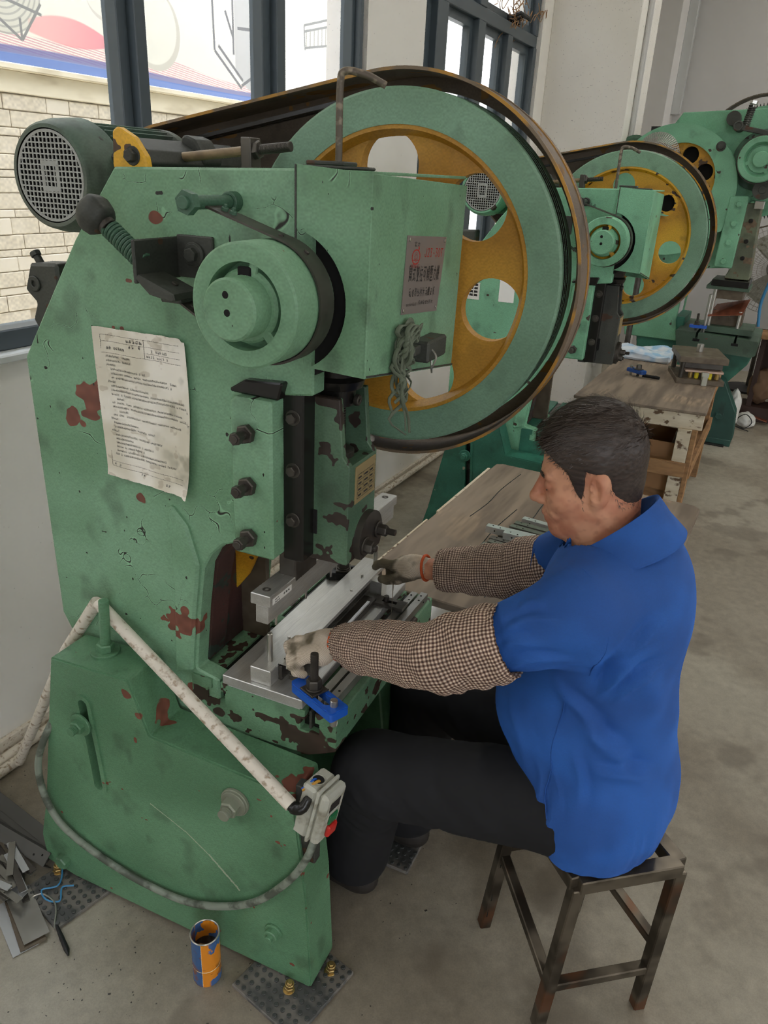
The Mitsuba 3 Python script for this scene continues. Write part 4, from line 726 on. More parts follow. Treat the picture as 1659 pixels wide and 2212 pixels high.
single('cable_sleeve', tube(spline([(-.70, .99, .588), (-.668, .985, .569), (-.655, .985, .566), (-.642, .99, .572), (-.636, 1.0, .59)], 5), [.009, .009, .009, .009, .009, .011, .011, .0125, .0125, .0125, .0125, .0125, .0125, .0125, .0115, .0115, .0105, .0105, .0095, .0095, .008], 14), 'm_grease', 'black taped cable between the white pipe and the button box', 'cable')
single('white_conduit', tube([(-1.248, 1.105, .820), (-1.39, 1.125, .63), (-1.78, 1.235, .03)], .0145, 18), 'm_conduit', 'white plastic pipe sloping from the foot down to the wall base', 'pipe')
single('grey_cable', tube(spline([(-1.30, 1.06, .62), (-1.352, .988, .466), (-1.383, .985, .339), (-1.341, .985, .218), (-1.216, .988, .152), (-1.06, .988, .128), (-.922, .988, .143), (-.778, .988, .224), (-.681, .988, .341), (-.632, .99, .438), (-.622, 1.02, .50)], 8), .0085, 12), 'm_cable', 'thick grey cable drooping in a curve across the near press foot', 'cable')
pr('m_cable', proc(lambda p, n, uv: mix(srgb(120, 128, 116), srgb(72, 78, 68), smoothstep(.4, .65, fbm(p.x * 30, p.y * 30, p.z * 30, 4)))), .5)
XF = None
# floor by the foot: rubber mats with studs, anchors, oil can
def mat_(c, w, l, ang, label):
    k = thing('rubber_mat', label, 'rubber mat', 'studded rubber mats under the press feet'); g = lambda m: mv(m, (c[0], c[1], 0), rz=ang)
    part(k, 'pad', g(bx((-w / 2, -l / 2, 0), (w / 2, l / 2, .011), .002)), 'm_rubber')
    nx, ny = int(w / .019), int(l / .019); pl_ = mikit.ply(cyl((0, 0, 0), (0, 0, .0045), .0054, 10), None, 35)
    for i in range(nx):
        for j in range(ny):
            q = V(-w / 2 + (i + .5 + .25 * (j % 2)) * w / nx, -l / 2 + (j + .5) * l / ny, .0108); R_ = V(q[0] * math.cos(ang) - q[1] * math.sin(ang) + c[0], q[0] * math.sin(ang) + q[1] * math.cos(ang) + c[1], q[2])
            scene[numbered(k + '__stud')] = {**pl_, 'bsdf': {'type': 'ref', 'id': 'm_rubber_stud'}, 'to_world': T().translate(R_.tolist())}
mat_((-.668, 1.005), .20, .205, -.18, 'black studded rubber mat under the front end of the near press foot')
mat_((-1.31, .925), .17, .17, -.22, 'black studded rubber mat under the rear end of the near press foot')
mat_((-.668, 1.50), .20, .20, .05, 'rubber mat under the far foot of the nearest press')
for n_, (x, y) in enumerate(((-.661, .975), (-.601, 1.06), (-1.375, .945))):
    k = thing('anchor_bolt', ('brass coloured anchor nut on the mat at the foot corner', 'anchor nut at the front end face of the near foot', 'anchor nut by the rear mat beside the scrap strips')[n_], 'anchor bolt')
    part(k, 'stud', thread((x, y, .008), (.1, 0, 1), .006, .034), 'm_brass'); part(k, 'nut', cat(cyl((x, y, .011), (x + .0002, y, .014), .014, 20), nut((x + .0003, y, .014), (.1, 0, 1), .0115, .011), ringm((x + .002, y, .03), (.1, 0, 1), .0065, .0105, .007, 20)), 'm_brass')
can = thing('oil_can', 'open blue and orange printed can with dark oil standing by the foot', 'can')
def canfn(p, n, uv):
    a = dr.atan2(p.y - .918, p.x + .852) - .75; z = p.z
    c = mix(srgb(206, 128, 36), srgb(52, 84, 128), smoothstep(-1.95, -1.93, a) * 0 + (1 - smoothstep(-1.95, -1.93, a)))
    c = mix(c, srgb(120, 70, 40), smoothstep(.5, .52, fbm(p.x * 30, p.y * 30, z * 24, 3)) * smoothstep(.07, .05, z) * .8)
    c = mix(c, srgb(60, 92, 140), smoothstep(.54, .56, fbm(p.x * 44 + 3, p.y * 44, z * 30, 3)) * smoothstep(-1.5, -1.3, a))
    c = mix(c, srgb(222, 204, 160), smoothstep(.012, .010, dr.abs(a + 1.94)) + smoothstep(.0012, .0008, dr.abs(z - .052)))
    return mix(c, srgb(110, 66, 46), smoothstep(.55, .62, fbm(p.x * 50, p.y * 50, z * 40 + 9, 3)) * smoothstep(-1.95, -1.97, a) * .6)
pr('m_can', proc(canfn), .3)
cx, cy = -.852, .918
part(can, 'body', cat(lathe([(0, 0), (0, .030), (.003, .0325), (.140, .0325), (.143, .0335), (.146, .0335), (.147, .032), (.144, .0305), (.004, .0305), (.004, 0)], (cx, cy, 0), (0, 0, 1), 48)), 'm_can')
part(can, 'rim', ringm((cx, cy, .1435), (0, 0, 1), .0305, .0342, .004, 48), 'm_chrome'); part(can, 'oil', cyl((cx, cy, .06), (cx, cy, .095), .0303, 32, 0), 'm_grease'); part(can, 'card', mv(bx((-.018, -.010, 0), (.018, .010, .003)), (cx + .004, cy - .004, .098), rz=.5, ry=.25), 'm_wood_brown')
# wire hook tool, scrap strips and flats on the floor at the left
ht = thing('wire_hook', 'bent wire hook with black handle lying before the rear mat', 'hook tool')
part(ht, 'wire', tube(spline([(-1.33, .835, .012), (-1.352, .842, .012), (-1.366, .853, .014), (-1.35, .872, .018), (-1.31, .872, .02), (-1.283, .858, .018), (-1.262, .835, .012), (-1.25, .823, .01)], 6), .0022, 7), 'm_chrome'); part(ht, 'handle', tube([(-1.262, .836, .010), (-1.215, .814, .010), (-1.18, .798, .010), (-1.166, .79, .008)], [.003, .006, .0065, .002], 10), 'm_black')
rs = random.Random(11)
for k in range(30):
    y = .815 + .085 * rs.random(); x = -1.375 - .5 * (y - .815) + rs.uniform(-.05, .02); L_ = rs.uniform(.10, .17); a = rs.uniform(-.45, .12) - (.5 if k % 7 == 0 else 0); z = .003 + k * .0017
    single('scrap_strip', mv(bx((-L_, -.0085, 0), (0, .0085, .0025), .0003), (x, y, z), rz=a, ry=rs.uniform(-.03, .03)), ('m_rail', 'm_zinc_dull', 'm_rail', 'm_steel_dark')[k % 4], 'short grey steel offcut strip in the heap at the left floor edge', 'steel strip', 'offcut strips heaped on the floor', smooth=False)
pr('m_zinc_dull', srgb(168, 170, 170), .4, metal=.4)
for k, (x, y, z, a) in enumerate(((-1.262, .782, .013, -.42), (-1.258, .768, .007, -.46), (-1.266, .752, .002, -.40))):
    single('steel_flat', mv(bx((-.17, -.030, 0), (0, .030, .002), .0003), (x, y, z), rz=a), ('m_rail', 'm_die_brown', 'm_zinc_dull')[k], ('topmost of three flat steel plates stacked by the wire hook', 'middle, browner of three flat steel plates by the wire hook', 'lowest of three flat steel plates by the wire hook')[k], 'steel plate', smooth=False)
add_channel((-1.80, .930, .062), (-1.398, .934, .050), .036, .036, 'big dark steel channel end lying on the scrap heap at the left floor edge', mat='m_channel_dark', up=V(0, -.62, .78)); pr('m_channel_dark', srgb(92, 92, 90), .3, metal=.6)
for k in range(3): single('steel_flat', mv(bx((-.45, -.018, 0), (0, .018, .004), .0005), (-1.425 - .012 * k, .965 + .013 * k, .012 + .012 * k), rz=-.12, rx=.45), 'm_channel_dark', ('long dark flat bar behind the channel on the left floor, nearest', 'long dark flat bar behind the channel on the left floor, middle', 'long dark flat bar behind the channel on the left floor, farthest')[k], 'flat bar', smooth=False)
for p0, p1, lab in (((-1.845, .3, .02), (-1.845, 3.2, .02), 'white floor pipe lying tight along the wall base'), ((-1.808, .2, .017), (-1.808, 1.19, .017), 'shorter white floor pipe lying beside the wall pipe'), ((-1.845, 3.35, .04), (-1.845, 6.0, .04), 'white pipe along the wall base behind the second press')):
    single('white_conduit', tube([p0, p1], .0165, 16), 'm_conduit', lab, 'pipe')
dsp = []
for k in range(800):
    x, y = rs.uniform(-1.85, -.4), rs.uniform(.55, 1.6)
    if rs.random() > 1.25 - abs(x + 1.3) : continue
    s = rs.uniform(.0006, .0018) * (1.8 if rs.random() < .06 else 1); dsp.append(mv(bx((-s, -s * rs.uniform(.3, 1), 0), (s, s * rs.uniform(.3, 1), s * .5), 0), (x, y, 0), rz=rs.uniform(0, 3)))
single('metal_chips', cat(dsp), 'm_steel_dark', 'tiny metal chips and punched slugs scattered over the floor by the foot', 'metal chips', kind='stuff', smooth=False)
# stool
st = thing('steel_stool', 'welded dark square tube steel stool under the worker', 'stool')
c4 = [V(-.13, 1.19), V(.062, 1.348), V(-.327, 1.37), V(-.135, 1.528)]   # near, right, left, far floor points
ctr = sum(c4) / 4; top = [ctr + (p - ctr) * .86 for p in c4]
top = [V(-.108, 1.20), V(.070, 1.352), V(-.290, 1.372), V(-.112, 1.524)]
def bar(p0, p1, w, ref=(0, 0, 1), h=None):
    p0, p1 = V(*p0), V(*p1); d = unit(p1 - p0); r = V(*ref); s = unit(np.cross(d, r)); n = np.cross(s, d); h = h or w; L = np.linalg.norm(p1 - p0)
    m = bx((-w / 2, -h / 2, 0), (w / 2, h / 2, L), .0025); M_ = np.eye(4); M_[:3, 0], M_[:3, 1], M_[:3, 2], M_[:3, 3] = s, n, d, p0; return m.apply_transform(M_)
e1 = unit(V(*(c4[1] - c4[0]), 0)); e2 = unit(V(*(c4[2] - c4[0]), 0))
for a, b in zip(c4, top): part(st, 'leg', bar((*a, 0), (*b, .44), .028, e1), 'm_stool')
def on(k, z): return V(*(c4[k] + (top[k] - c4[k]) * z / .44), z)
for a, b in ((0, 1), (0, 2), (1, 3), (2, 3)): part(st, 'seat_rail', bar((*top[a], .449), (*top[b], .449), .034, h=.034), 'm_stool')
for t_ in (.28, .52, .76): part(st, 'seat_slat', bar((*(top[0] + (top[2] - top[0]) * t_), .455), (*(top[1] + (top[3] - top[1]) * t_), .455), .03, h=.022), 'm_stool')
for a, b, z in ((0, 1, .135), (2, 3, .285), (0, 2, .20), (1, 3, .21)): part(st, 'stretcher', bar(on(a, z - .06 * (a == 0 and b == 2)), on(b, z + .06 * (a == 0 and b == 2)), .024, h=.022), 'm_stool')
for z in (.06, .12, .24, .32, .39): q = on(2, z); part(st, 'slot', cat(hull(np.vstack([cyl(q + V(.0, -.0146, s) , q + V(0, -.0152, s), .005, 12, 0).vertices for s in (-.011, .011)]))), 'm_void')
# ---------------------------------------------------------------- the worker, seated, facing -x, leaning to the die
pr('m_skin', proc(lambda p, n, uv: mix(mix(srgb(200, 146, 116), srgb(178, 116, 90), smoothstep(.35, .7, fbm(p.x * 26, p.y * 26, p.z * 26, 3))), srgb(150, 98, 76), smoothstep(.5, .8, fbm(p.x * 90, p.y * 90, p.z * 90, 2)) * .35)), .5, spec=.4)
pr('m_hair', proc(lambda p, n, uv: mix(srgb(34, 28, 25), srgb(66, 52, 44), fbm(p.x * 30, p.y * 240, p.z * 240, 3))), .45, spec=.5)
def weave(p): return noise(p.x * 900, p.y * 900, p.z * 900)
pr('m_shirt', proc(lambda p, n, uv: mix(srgb(34, 88, 166), srgb(28, 74, 144), smoothstep(.3, .7, fbm(p.x * 8, p.y * 8, p.z * 8, 3))) * (.93 + .14 * weave(p))), .8, sheen=.3)
pr('m_seam', srgb(26, 74, 148), .85)
pr('m_trousers', proc(lambda p, n, uv: mix(srgb(15, 16, 21), srgb(10, 11, 14), fbm(p.x * 20, p.y * 20, p.z * 20, 3)) * (.85 + .3 * weave(p))), .85)
pr('m_shoe', srgb(40, 36, 32), .6)
def gingham(p, n, uv):
    a = smoothstep(-.25, .25, dr.sin(uv.x * 6.28318)); b = smoothstep(-.25, .25, dr.sin(uv.y * 6.28318))
    c = mix(mix(srgb(200, 182, 166), srgb(132, 106, 92), a), mix(srgb(132, 106, 92), srgb(62, 44, 38), a), b)
    return c * (.8 + .3 * noise(p.x * 60, p.y * 60, p.z * 60))
pr('m_gingham', proc(gingham), .8)
def glove(dirty):
    def fn(p, n, uv):
        c = mix(srgb(206, 194, 178), srgb(178, 162, 142), fbm(p.x * 40, p.y * 40, p.z * 40, 3)) * (.8 + .25 * smoothstep(-.6, .6, dr.sin((p.y + .3 * p.z) * 2300)))
        s = smoothstep(.42, .62, fbm(p.x * 30 + 5, p.y * 30, p.z * 30, 3) * .7 + dirty * smoothstep(-.715, -.765, p.x) + (dirty - .3) * .9 * smoothstep(.846, .82, p.z))
        return mix(c, mix(srgb(92, 84, 62), srgb(30, 28, 26), min(1., dirty + .2) * noise(p.x * 40, p.y * 40, p.z * 40)), s * .9)
    return proc(fn)
pr('m_glove', glove(.26), .9); pr('m_glove_dirty', glove(.62), .9)
pr('m_lip', srgb(150, 92, 78), .45)
man = thing('person', 'worker in blue short sleeved shirt, checked oversleeves and gloves seated at the press', 'person')
# head in its own axes: X forward, Y to the camera's side, Z up
HO = V(-.250, 1.372, 1.254); hp, hy = math.radians(15), math.radians(13)
hf = V(-math.cos(hp) * math.cos(hy), -math.cos(hp) * math.sin(hy), -math.sin(hp)); hs = unit(np.cross(V(0, 0, 1), hf)); hs = hs if hs[1] < 0 else -hs; hu = np.cross(hf, hs); hu = hu if hu[2] > 0 else -hu
HM = np.array([hf, hs, hu])                               # rows: axes in world
HS = V(.90, .95, .965)
def hw(q): return np.asarray(q, float) * HS @ HM + HO
NB = V(-.192, 1.372, 1.10)
nb = HM @ (NB - HO) / HS
def head(q):
    x, y, z = q.T; ay = np.abs(y); m = np.c_[x, ay, z]
    d = sd_ell(q, (-.014, 0, .038), (.099, .077, .098))
    d = smin(d, sd_ell(q, (.034, 0, -.022), (.062, .063, .092)), .03)
    d = smin(d, sd_cone(m, (-.012, .052, -.05), (.070, .016, -.098), .022, .020), .026)
    d = smin(d, sd_ell(q, (.077, 0, -.100), (.022, .024, .018)), .02)
    d = smin(d, sd_ell(m, (.052, .040, -.030), (.034, .026, .028)), .02)
    d = smin(d, sd_ell(q, (.076, 0, -.064), (.028, .034, .032)), .016)
    d = smin(d, sd_ell(m, (.078, .024, .022), (.018, .028, .012)), .014)
    d = smax(d, -sd_ell(m, (.104, .031, .002), (.020, .018, .012)), .014)
    d = smin(d, sd_ell(m, (.079, .031, .000), (.0135, .0165, .0125)), .004)
    d = smin(d, sd_cone(q, (.090, 0, .014), (.114, 0, -.026), .0085, .0125), .010)
    d = smin(d, sd_ell(q, (.117, 0, -.031), (.0135, .0135, .0115)), .007)
    d = smin(d, sd_ell(m, (.103, .0135, -.035), (.0135, .0085, .0100)), .006)
    d = smax(d, -sd_ell(m, (.110, .008, -.046), (.007, .0045, .005)), .004)
    d = smin(d, sd_ell(q, (.0985, 0, -.0635), (.0105, .025, .0075)), .006)
    d = smin(d, sd_ell(q, (.0955, 0, -.0765), (.0100, .021, .0078)), .006)
    d = smax(d, -sd_ell(q, (.109, 0, -.0698), (.010, .024, .0018)), .003)
    d = smin(d, sd_cone(m, (.075, .030, -.030), (.080, .036, -.06), .006, .005), .02)
    d = smin(d, sd_cone(q, (-.040, 0, -.02), nb, .060, .062), .035)
    d = smin(d, sd_cone(q, (.02, 0, -.07), nb + V(.03, 0, -.01), .040, .045), .03)
    e = sd_ell(m @ np.array([[1, 0, 0], [0, 1, 0], [.18, 0, 1]]), (-.020, .078, -.006), (.021, .0115, .036))
    e = smin(e, sd_ell(m, (-.005, .072, -.034), (.010, .007, .012)), .006)
    e = smax(e, -sd_ell(m, (-.010, .0905, -.002), (.0120, .0130, .025)), .002)
    e = smin(e, sd_cone(m, (-.020, .079, .012), (-.022, .080, -.018), .0052, .0052), .005)
    e = smax(e, -sd_ell(m, (-.001, .084, -.012), (.006, .009, .007)), .003)
    return smin(d, e, .006)
lo, hi = V(-.135, -.11, -.205), V(.145, .11, .15)
hm = nets(head, lo, hi, .0026, 1); hm.vertices = hw(hm.vertices)
# trunk and limbs under the clothes, joined to the head as one skin
SHN, SHF = V(-.195, 1.192, 1.062), V(-.205, 1.553, 1.06)
ELN, WRN = V(-.435, 1.128, .918), V(-.672, 1.194, .834)
ELF, WRF = V(-.440, 1.590, .893), V(-.640, 1.582, .846)
HIPN, KNN, ANN = V(-.17, 1.275, .565), V(-.585, 1.205, .515), V(-.675, 1.305, .13)
HIPF, KNF, ANF = V(-.17, 1.47, .565), V(-.60, 1.53, .535), V(-.62, 1.51, .13)
def trunk(p, g=0.):
    d = sd_ell(p, (-.135, 1.374, .60), (.140 + g, .180 + g, .135 + g))
    d = smin(d, sd_ell(p, (-.185, 1.374, .76), (.175 + g, .175 + g, .16 + g)), .08)
    d = smin(d, sd_ell(p, (-.165, 1.374, .96), (.140 + g, .182 + g, .17 + g)), .08)
    d = smin(d, sd_cone(p, SHN + V(.0, .01, .0), SHF + V(0, -.01, 0), .066 + g, .066 + g), .06)
    d = smin(d, sd_ell(p, (-.130, 1.374, 1.05), (.085 + g, .15 + g, .11 + g)), .05)
    return smin(d, smin(sd_cone(p, SHN + V(0, .05, .015), NB + V(0, 0, -.015), .045 + g, .048 + g), sd_cone(p, SHF + V(0, -.05, .015), NB + V(0, 0, -.015), .045 + g, .048 + g), .03), .05)
def body(p):
    d = smin(trunk(p, -.014), sd_cone(p, NB + V(0, 0, -.04), HO + V(.03, 0, -.04), .05, .052), .02)
    for s, e, w in ((SHN, ELN, WRN), (SHF, ELF, WRF)): d = smin(d, smin(sd_cone(p, s, e, .042, .034), sd_cone(p, e, w + (w - e) * .12, .034, .027), .02), .03)
    for h, k, a in ((HIPN, KNN, ANN), (HIPF, KNF, ANF)): d = smin(d, smin(sd_cone(p, h, k, .080, .055), smin(sd_cone(p, k, a, .055, .036), sd_cone(p, a + V(0, 0, -.07), a + V(-.13, 0, -.085), .034, .028), .03), .03), .04)
    return d
bm_ = nets(body, (-.80, 1.05, .01), (.06, 1.72, 1.26), .0095, 1)
def manif(m): return manifold3d.Manifold(manifold3d.Mesh(np.asarray(m.vertices, np.float32), np.asarray(m.faces, np.uint32)))
try:
    u_ = (manif(hm) + manif(bm_)).to_mesh(); skin = trimesh.Trimesh(u_.vert_properties[:, :3], u_.tri_verts, process=False)
    assert len(skin.faces) > 1000
except Exception: skin = cat(hm, bm_)
part(man, 'body', skin, 'm_skin', smooth=True, label='weathered tan skin of face and neck')
# brows, lids, lips
def front(y, z):
    xs = np.linspace(.14, .05, 181); d = head(np.c_[xs, np.full(181, y), np.full(181, z)]); i = int(np.argmax(d < 0)); return xs[i]
br = []
rb = random.Random(5)
for s in (1, -1):
    for k in range(70):
        y = rb.uniform(.014, .046); z = .021 + .005 * math.sin((y - .014) * 90) + rb.uniform(-.003, .003); a = V(front(s * y, z) + .0006, s * y, z); br.append(tube(hw([a, a + V(-.0005, s * .004, .002), a + V(-.003, s * .009, .003)]), [.0009, .0008, .0003], 4))
part(man, 'eyebrows', cat(br), 'm_hair', kind='stuff')
part(man, 'lashes', cat(*[tube(hw(spline([(front(s * y, z) + .0008, s * y, z) for y, z in ((.019, -.006), (.025, -.0085), (.031, -.0092), (.037, -.0085), (.043, -.005))], 4)), .0012, 5) for s in (1, -1)]), 'm_hair', kind='stuff')
part(man, 'lips', nets(lambda q: smax(smin(sd_ell(q, (.0988, 0, -.0638), (.0108, .0235, .0066)), sd_ell(q, (.0960, 0, -.0762), (.0102, .0195, .0068)), .002), -sd_ell(q, (.110, 0, -.0698), (.010, .024, .0012)), .002), (.08, -.03, -.09), (.115, .03, -.05), .0016, 1).apply_transform(np.vstack([np.c_[HM.T * HS, HO], [0, 0, 0, 1]])), 'm_lip', smooth=True)
# hair: a cap under a coat of strands
def hline(x, ay):
    """lower edge of the hair at x (forward) on a head of half width ay"""
    return np.interp(x, [-.115, -.085, -.05, -.040, -.022, .004, .010, .020, .030, .040, .056, .075, .10], [-.056, -.052, -.040, -.010, .024, .034, .000, -.028, -.004, .034, .050, .068, .080])
def capd(q):
    x, y, z = q.T; g = .006 + .010 * np.clip((z - .02) / .10, 0, 1) + .004 * np.clip((x - .02) / .08, 0, 1)
    sk = smin(sd_ell(q, (-.014, 0, .038), (.099, .077, .098)), sd_ell(q, (.034, 0, -.022), (.062, .063, .092)), .03); sk = smin(sk, sd_cone(q, (-.040, 0, -.02), nb, .0585, .058), .03)
    sk = sk - np.where(z < .0, .0030, np.where(z < .02, .003 + (g - .003) * np.clip(z / .02, 0, 1), g))
    return np.maximum(sk, (hline(x, np.abs(y)) - z) * .8)
cap = nets(capd, (-.135, -.1, -.09), (.115, .1, .165), .003, 1); cv = np.array(cap.vertices); cn = normals_of(cap)
cap.vertices = hw(cv + cn * (.0025 * np.clip((cv[:, 2] + .01) / .03, .15, 1) * (meshkit.fbm(cv * V(60, 260, 200), 3) - .5))[:, None])
hk = part(man, 'hair', cap, 'm_hair', smooth=True)
rh = np.random.default_rng(4); ok = np.nonzero((cn[:, 2] > -.75) & (cv[:, 2] > hline(cv[:, 0], np.abs(cv[:, 1])) + .001))[0]; sel = rh.choice(ok, 4200)
sv, sf, off = [], [], 0
edge = np.array(hm.vertices) ; el = (edge - HO) @ HM.T / HS; en = normals_of(hm) @ HM.T; gap = hline(el[:, 0], np.abs(el[:, 1])) - el[:, 2]
eok = np.nonzero((gap > -.004) & (gap < .016) & (el[:, 0] < .09) & (el[:, 0] > -.12) & (np.abs(el[:, 1]) > .02) & ((el[:, 0] > .012) | (el[:, 0] < -.038) | (el[:, 2] > .03)))[0]; eok = eok[rh.random(len(eok)) < .55 * np.exp(-np.maximum(gap[eok], 0) / .006)]
for i in eok:
    p, n = el[i], en[i]; comb = unit(V(-.35, 0, -1.) if p[0] < .03 else V(.5, 0, -.8)); comb = unit(comb - n * (comb @ n) + n * .12 + rh.normal(0, .2, 3)); s = unit(np.cross(comb, n)) * .0005; b = p + comb * rh.uniform(.004, .009)
    sv += [p - s, p + s, b]; sf.append((off, off + 1, off + 2)); off += 3
for i in sel:
    p, n = cv[i], cn[i]; top = np.clip((p[2] - .03) / .08, 0, 1); comb = unit(V(1.0, .35 * np.sign(p[1] + .02), -.55 * (1 - top) + .10) if p[2] > .03 else V(-.35, 0, -1.)); comb = unit(comb - n * (comb @ n) + n * (.20 + .25 * top * rh.random() + .3 * (p[0] > .06) * (p[2] > .08)))
    L_ = (.006 + .026 * top) * rh.uniform(.6, 1.2); j = rh.normal(0, .12, 3); a = p - n * .002; b = a + (comb + j) * L_ * .5; c = b + unit(comb + j * 1.5 - n * .35) * L_ * .5
    s = unit(np.cross(comb, n)) * .0007; sv += [a - s, a + s, b - s * .8, b + s * .8, c]; sf += [(off, off + 1, off + 3), (off, off + 3, off + 2), (off + 2, off + 3, off + 4)]; off += 5
part(man, 'hair_strands', trimesh.Trimesh(hw(np.array(sv)), sf, process=False), 'm_hair', smooth=False, kind='stuff')
# shirt
def sleeve(p, s, e, rs, re, cut): return sd_cone(p, s, s + (e - s) * 1.1, rs, re)
def shirt(p):
    x, y, z = p.T; d = trunk(p, .010)
    d = smin(d, sd_ell(p, (-.125, 1.374, .56), (.150, .205, .20)), .06)
    cut = np.maximum.reduce([.475 - 1.05 * np.clip(-.16 - x, 0, .3) * -1 - z, (z - 1.26)])
    d = smax(d, np.maximum(cut, np.linalg.norm(p - V(-.235, 1.372, 1.17), axis=1) * 0 - 1), .012)
    nk = sd_cone(p, NB + V(-.018, 0, -.03), NB + V(.02, 0, .22), .066, .12); d = smax(d, -nk, .006)
    for s, e in ((SHN, ELN), (SHF, ELF)):
        ax = unit(e - s); t = (p - s) @ ax; L = np.linalg.norm(e - s); sl = np.maximum(sd_cone(p, s, s + ax * L * .62, .082, .058), t - L * .62); d = smin(d, sl, .028)
    return d
sm = nets(shirt, (-.46, 1.06, .40), (.08, 1.70, 1.26), .0062, 2); v = np.array(sm.vertices); n = normals_of(sm)
FOLDS = [((-.122, .929), (-.045, 1.080), .013, .012), ((-.136, .914), (-.063, 1.019), .010, .010), ((-.110, .904), (-.035, .988), .011, .011), ((-.313, .993), (-.229, 1.039), .007, .008), ((-.305, .956), (-.172, 1.013), .009, .008), ((-.300, .922), (-.156, .965), .010, .009),
    ((-.305, 1.031), (-.207, 1.084), .007, .008), ((-.292, 1.068), (-.242, 1.098), .007, .007), ((-.241, .735), (-.214, .601), .009, .010), ((-.192, .712), (-.189, .571), .010, .010), ((-.159, .761), (-.154, .607), .010, .011), ((-.116, .737), (-.014, .704), .012, .014),
    ((-.156, .828), (-.062, .718), .012, .016), ((-.081, .970), (-.044, .825), .008, .018), ((-.214, .898), (-.115, .781), .010, .014), ((-.304, .797), (-.250, .661), .010, .016)]
def folds(v):
    x, y, z = v.T; f = .006 * (meshkit.fbm(np.c_[x * 9 + z * 14, y * 9, z * 5], 3, 1) - .5)
    near = np.clip(.15 - n[:, 1] * 1.2, 0, 1) * (y < 1.36)
    for (ax, az), (ex, ez), amp, w in FOLDS:
        d = V(ex - ax, ez - az); L = np.linalg.norm(d); d /= L; t = (x - ax) * d[0] + (z - az) * d[1]; o = -(x - ax) * d[1] + (z - az) * d[0] - .12 * np.sin(np.clip(t / L, 0, 1) * np.pi) * L
        e = np.clip(t / L, -.3, 1.3); k = np.exp(-((e - .45) / .45) ** 4); f = f + near * k * amp * (np.exp(-(o / w) ** 2) - .7 * np.exp(-((o - 1.5 * w) / w) ** 2))
    f = f * np.clip(np.minimum(np.abs((v - SHN) @ unit(ELN - SHN) - np.linalg.norm(ELN - SHN) * .56), np.abs((v - SHF) @ unit(ELF - SHF) - np.linalg.norm(ELF - SHF) * .56)) / .05, .1, 1)
    low = np.clip((.72 - z) / .25, 0, 1); f = f + low * .010 * (meshkit.fbm(np.c_[x * 26 + y * 22, y * 20, z * 5], 2, 3) - .5) * 1.6
    return f
sm.vertices = v + n * folds(v)[:, None]
sk_ = part(man, 'shirt', sm, 'm_shirt', smooth=True, label='bright blue short sleeved work shirt')
from scipy.spatial import cKDTree
tree = cKDTree(np.array(sm.vertices)); sn = normals_of(sm)
def snap(P, off=.0008):
    P = spline(P, 8); i = tree.query(P)[1]; q = np.array(sm.vertices)[i] + sn[i] * off; k = np.ones(5) / 5
    return np.stack([np.convolve(np.pad(q[:, c], 2, 'edge'), k, 'valid') for c in range(3)], 1)
for P in ([(-.205, 1.20, 1.14), (-.165, 1.165, 1.11), (-.135, 1.14, 1.05), (-.13, 1.14, .99), (-.15, 1.15, .94)],          [(-.20, 1.17, .90), (-.205, 1.15, .80), (-.21, 1.15, .70), (-.20, 1.16, .60), (-.19, 1.17, .53)]):
    part(sk_, 'seam', tube(snap(P, .0), .0013, 6), 'm_seam', smooth=True)
bq = snap([(-.19, 1.16, .55), (-.187, 1.16, .54), (-.185, 1.16, .53)], .001)[8]; bn = sn[tree.query(bq)[1]]
part(sk_, 'button', cat(cyl(bq, bq + bn * .0025, .0075, 18), ringm(bq + bn * .0024, bn, .0045, .0075, .001, 18)), 'm_seam')
# collar and placket
ph = np.radians(np.linspace(-150, 150, 45)); C_ = V(-.203, 1.372)
def collar_ring(r, cx, z0, k, drop): return np.c_[C_[0] + cx + r * np.cos(ph), C_[1] + r * 1.04 * np.sin(ph), z0 + k * np.cos(ph) - drop * np.clip((np.abs(ph) - 2.0) / .75, 0, 1) ** 2]
r1, r2, r3, r4 = collar_ring(.0745, 0, 1.158, .073, .0), collar_ring(.079, .002, 1.163, .074, .0), collar_ring(.098, .008, 1.142, .066, .012), collar_ring(.127, .014, 1.116, .060, .022)
rings = [collar_ring(.0755, .0, 1.10, .06, .0), r1, r2, r3, r4, r4 - V(0, 0, .006), r3 - V(0, 0, .006), collar_ring(.072, .0, 1.098, .06, 0)]
vv = np.vstack(rings); m_, n_ = len(rings), len(ph); i, j = np.meshgrid(np.arange(m_), np.arange(n_ - 1), indexing='ij'); k = (i + 1) % m_
q = np.stack([i * n_ + j, k * n_ + j, k * n_ + j + 1, i * n_ + j + 1], -1).reshape(-1, 4)
cm = trimesh.Trimesh(vv, np.vstack([q[:, [0, 1, 2]], q[:, [0, 2, 3]]] + [[(e, e + a * n_, e + b * n_) for a, b in zip(range(1, 7), range(2, 8))] for e in (0, n_ - 1)]), process=False); cm.fix_normals()
part(sk_, 'collar', cm, 'm_shirt', smooth=50)
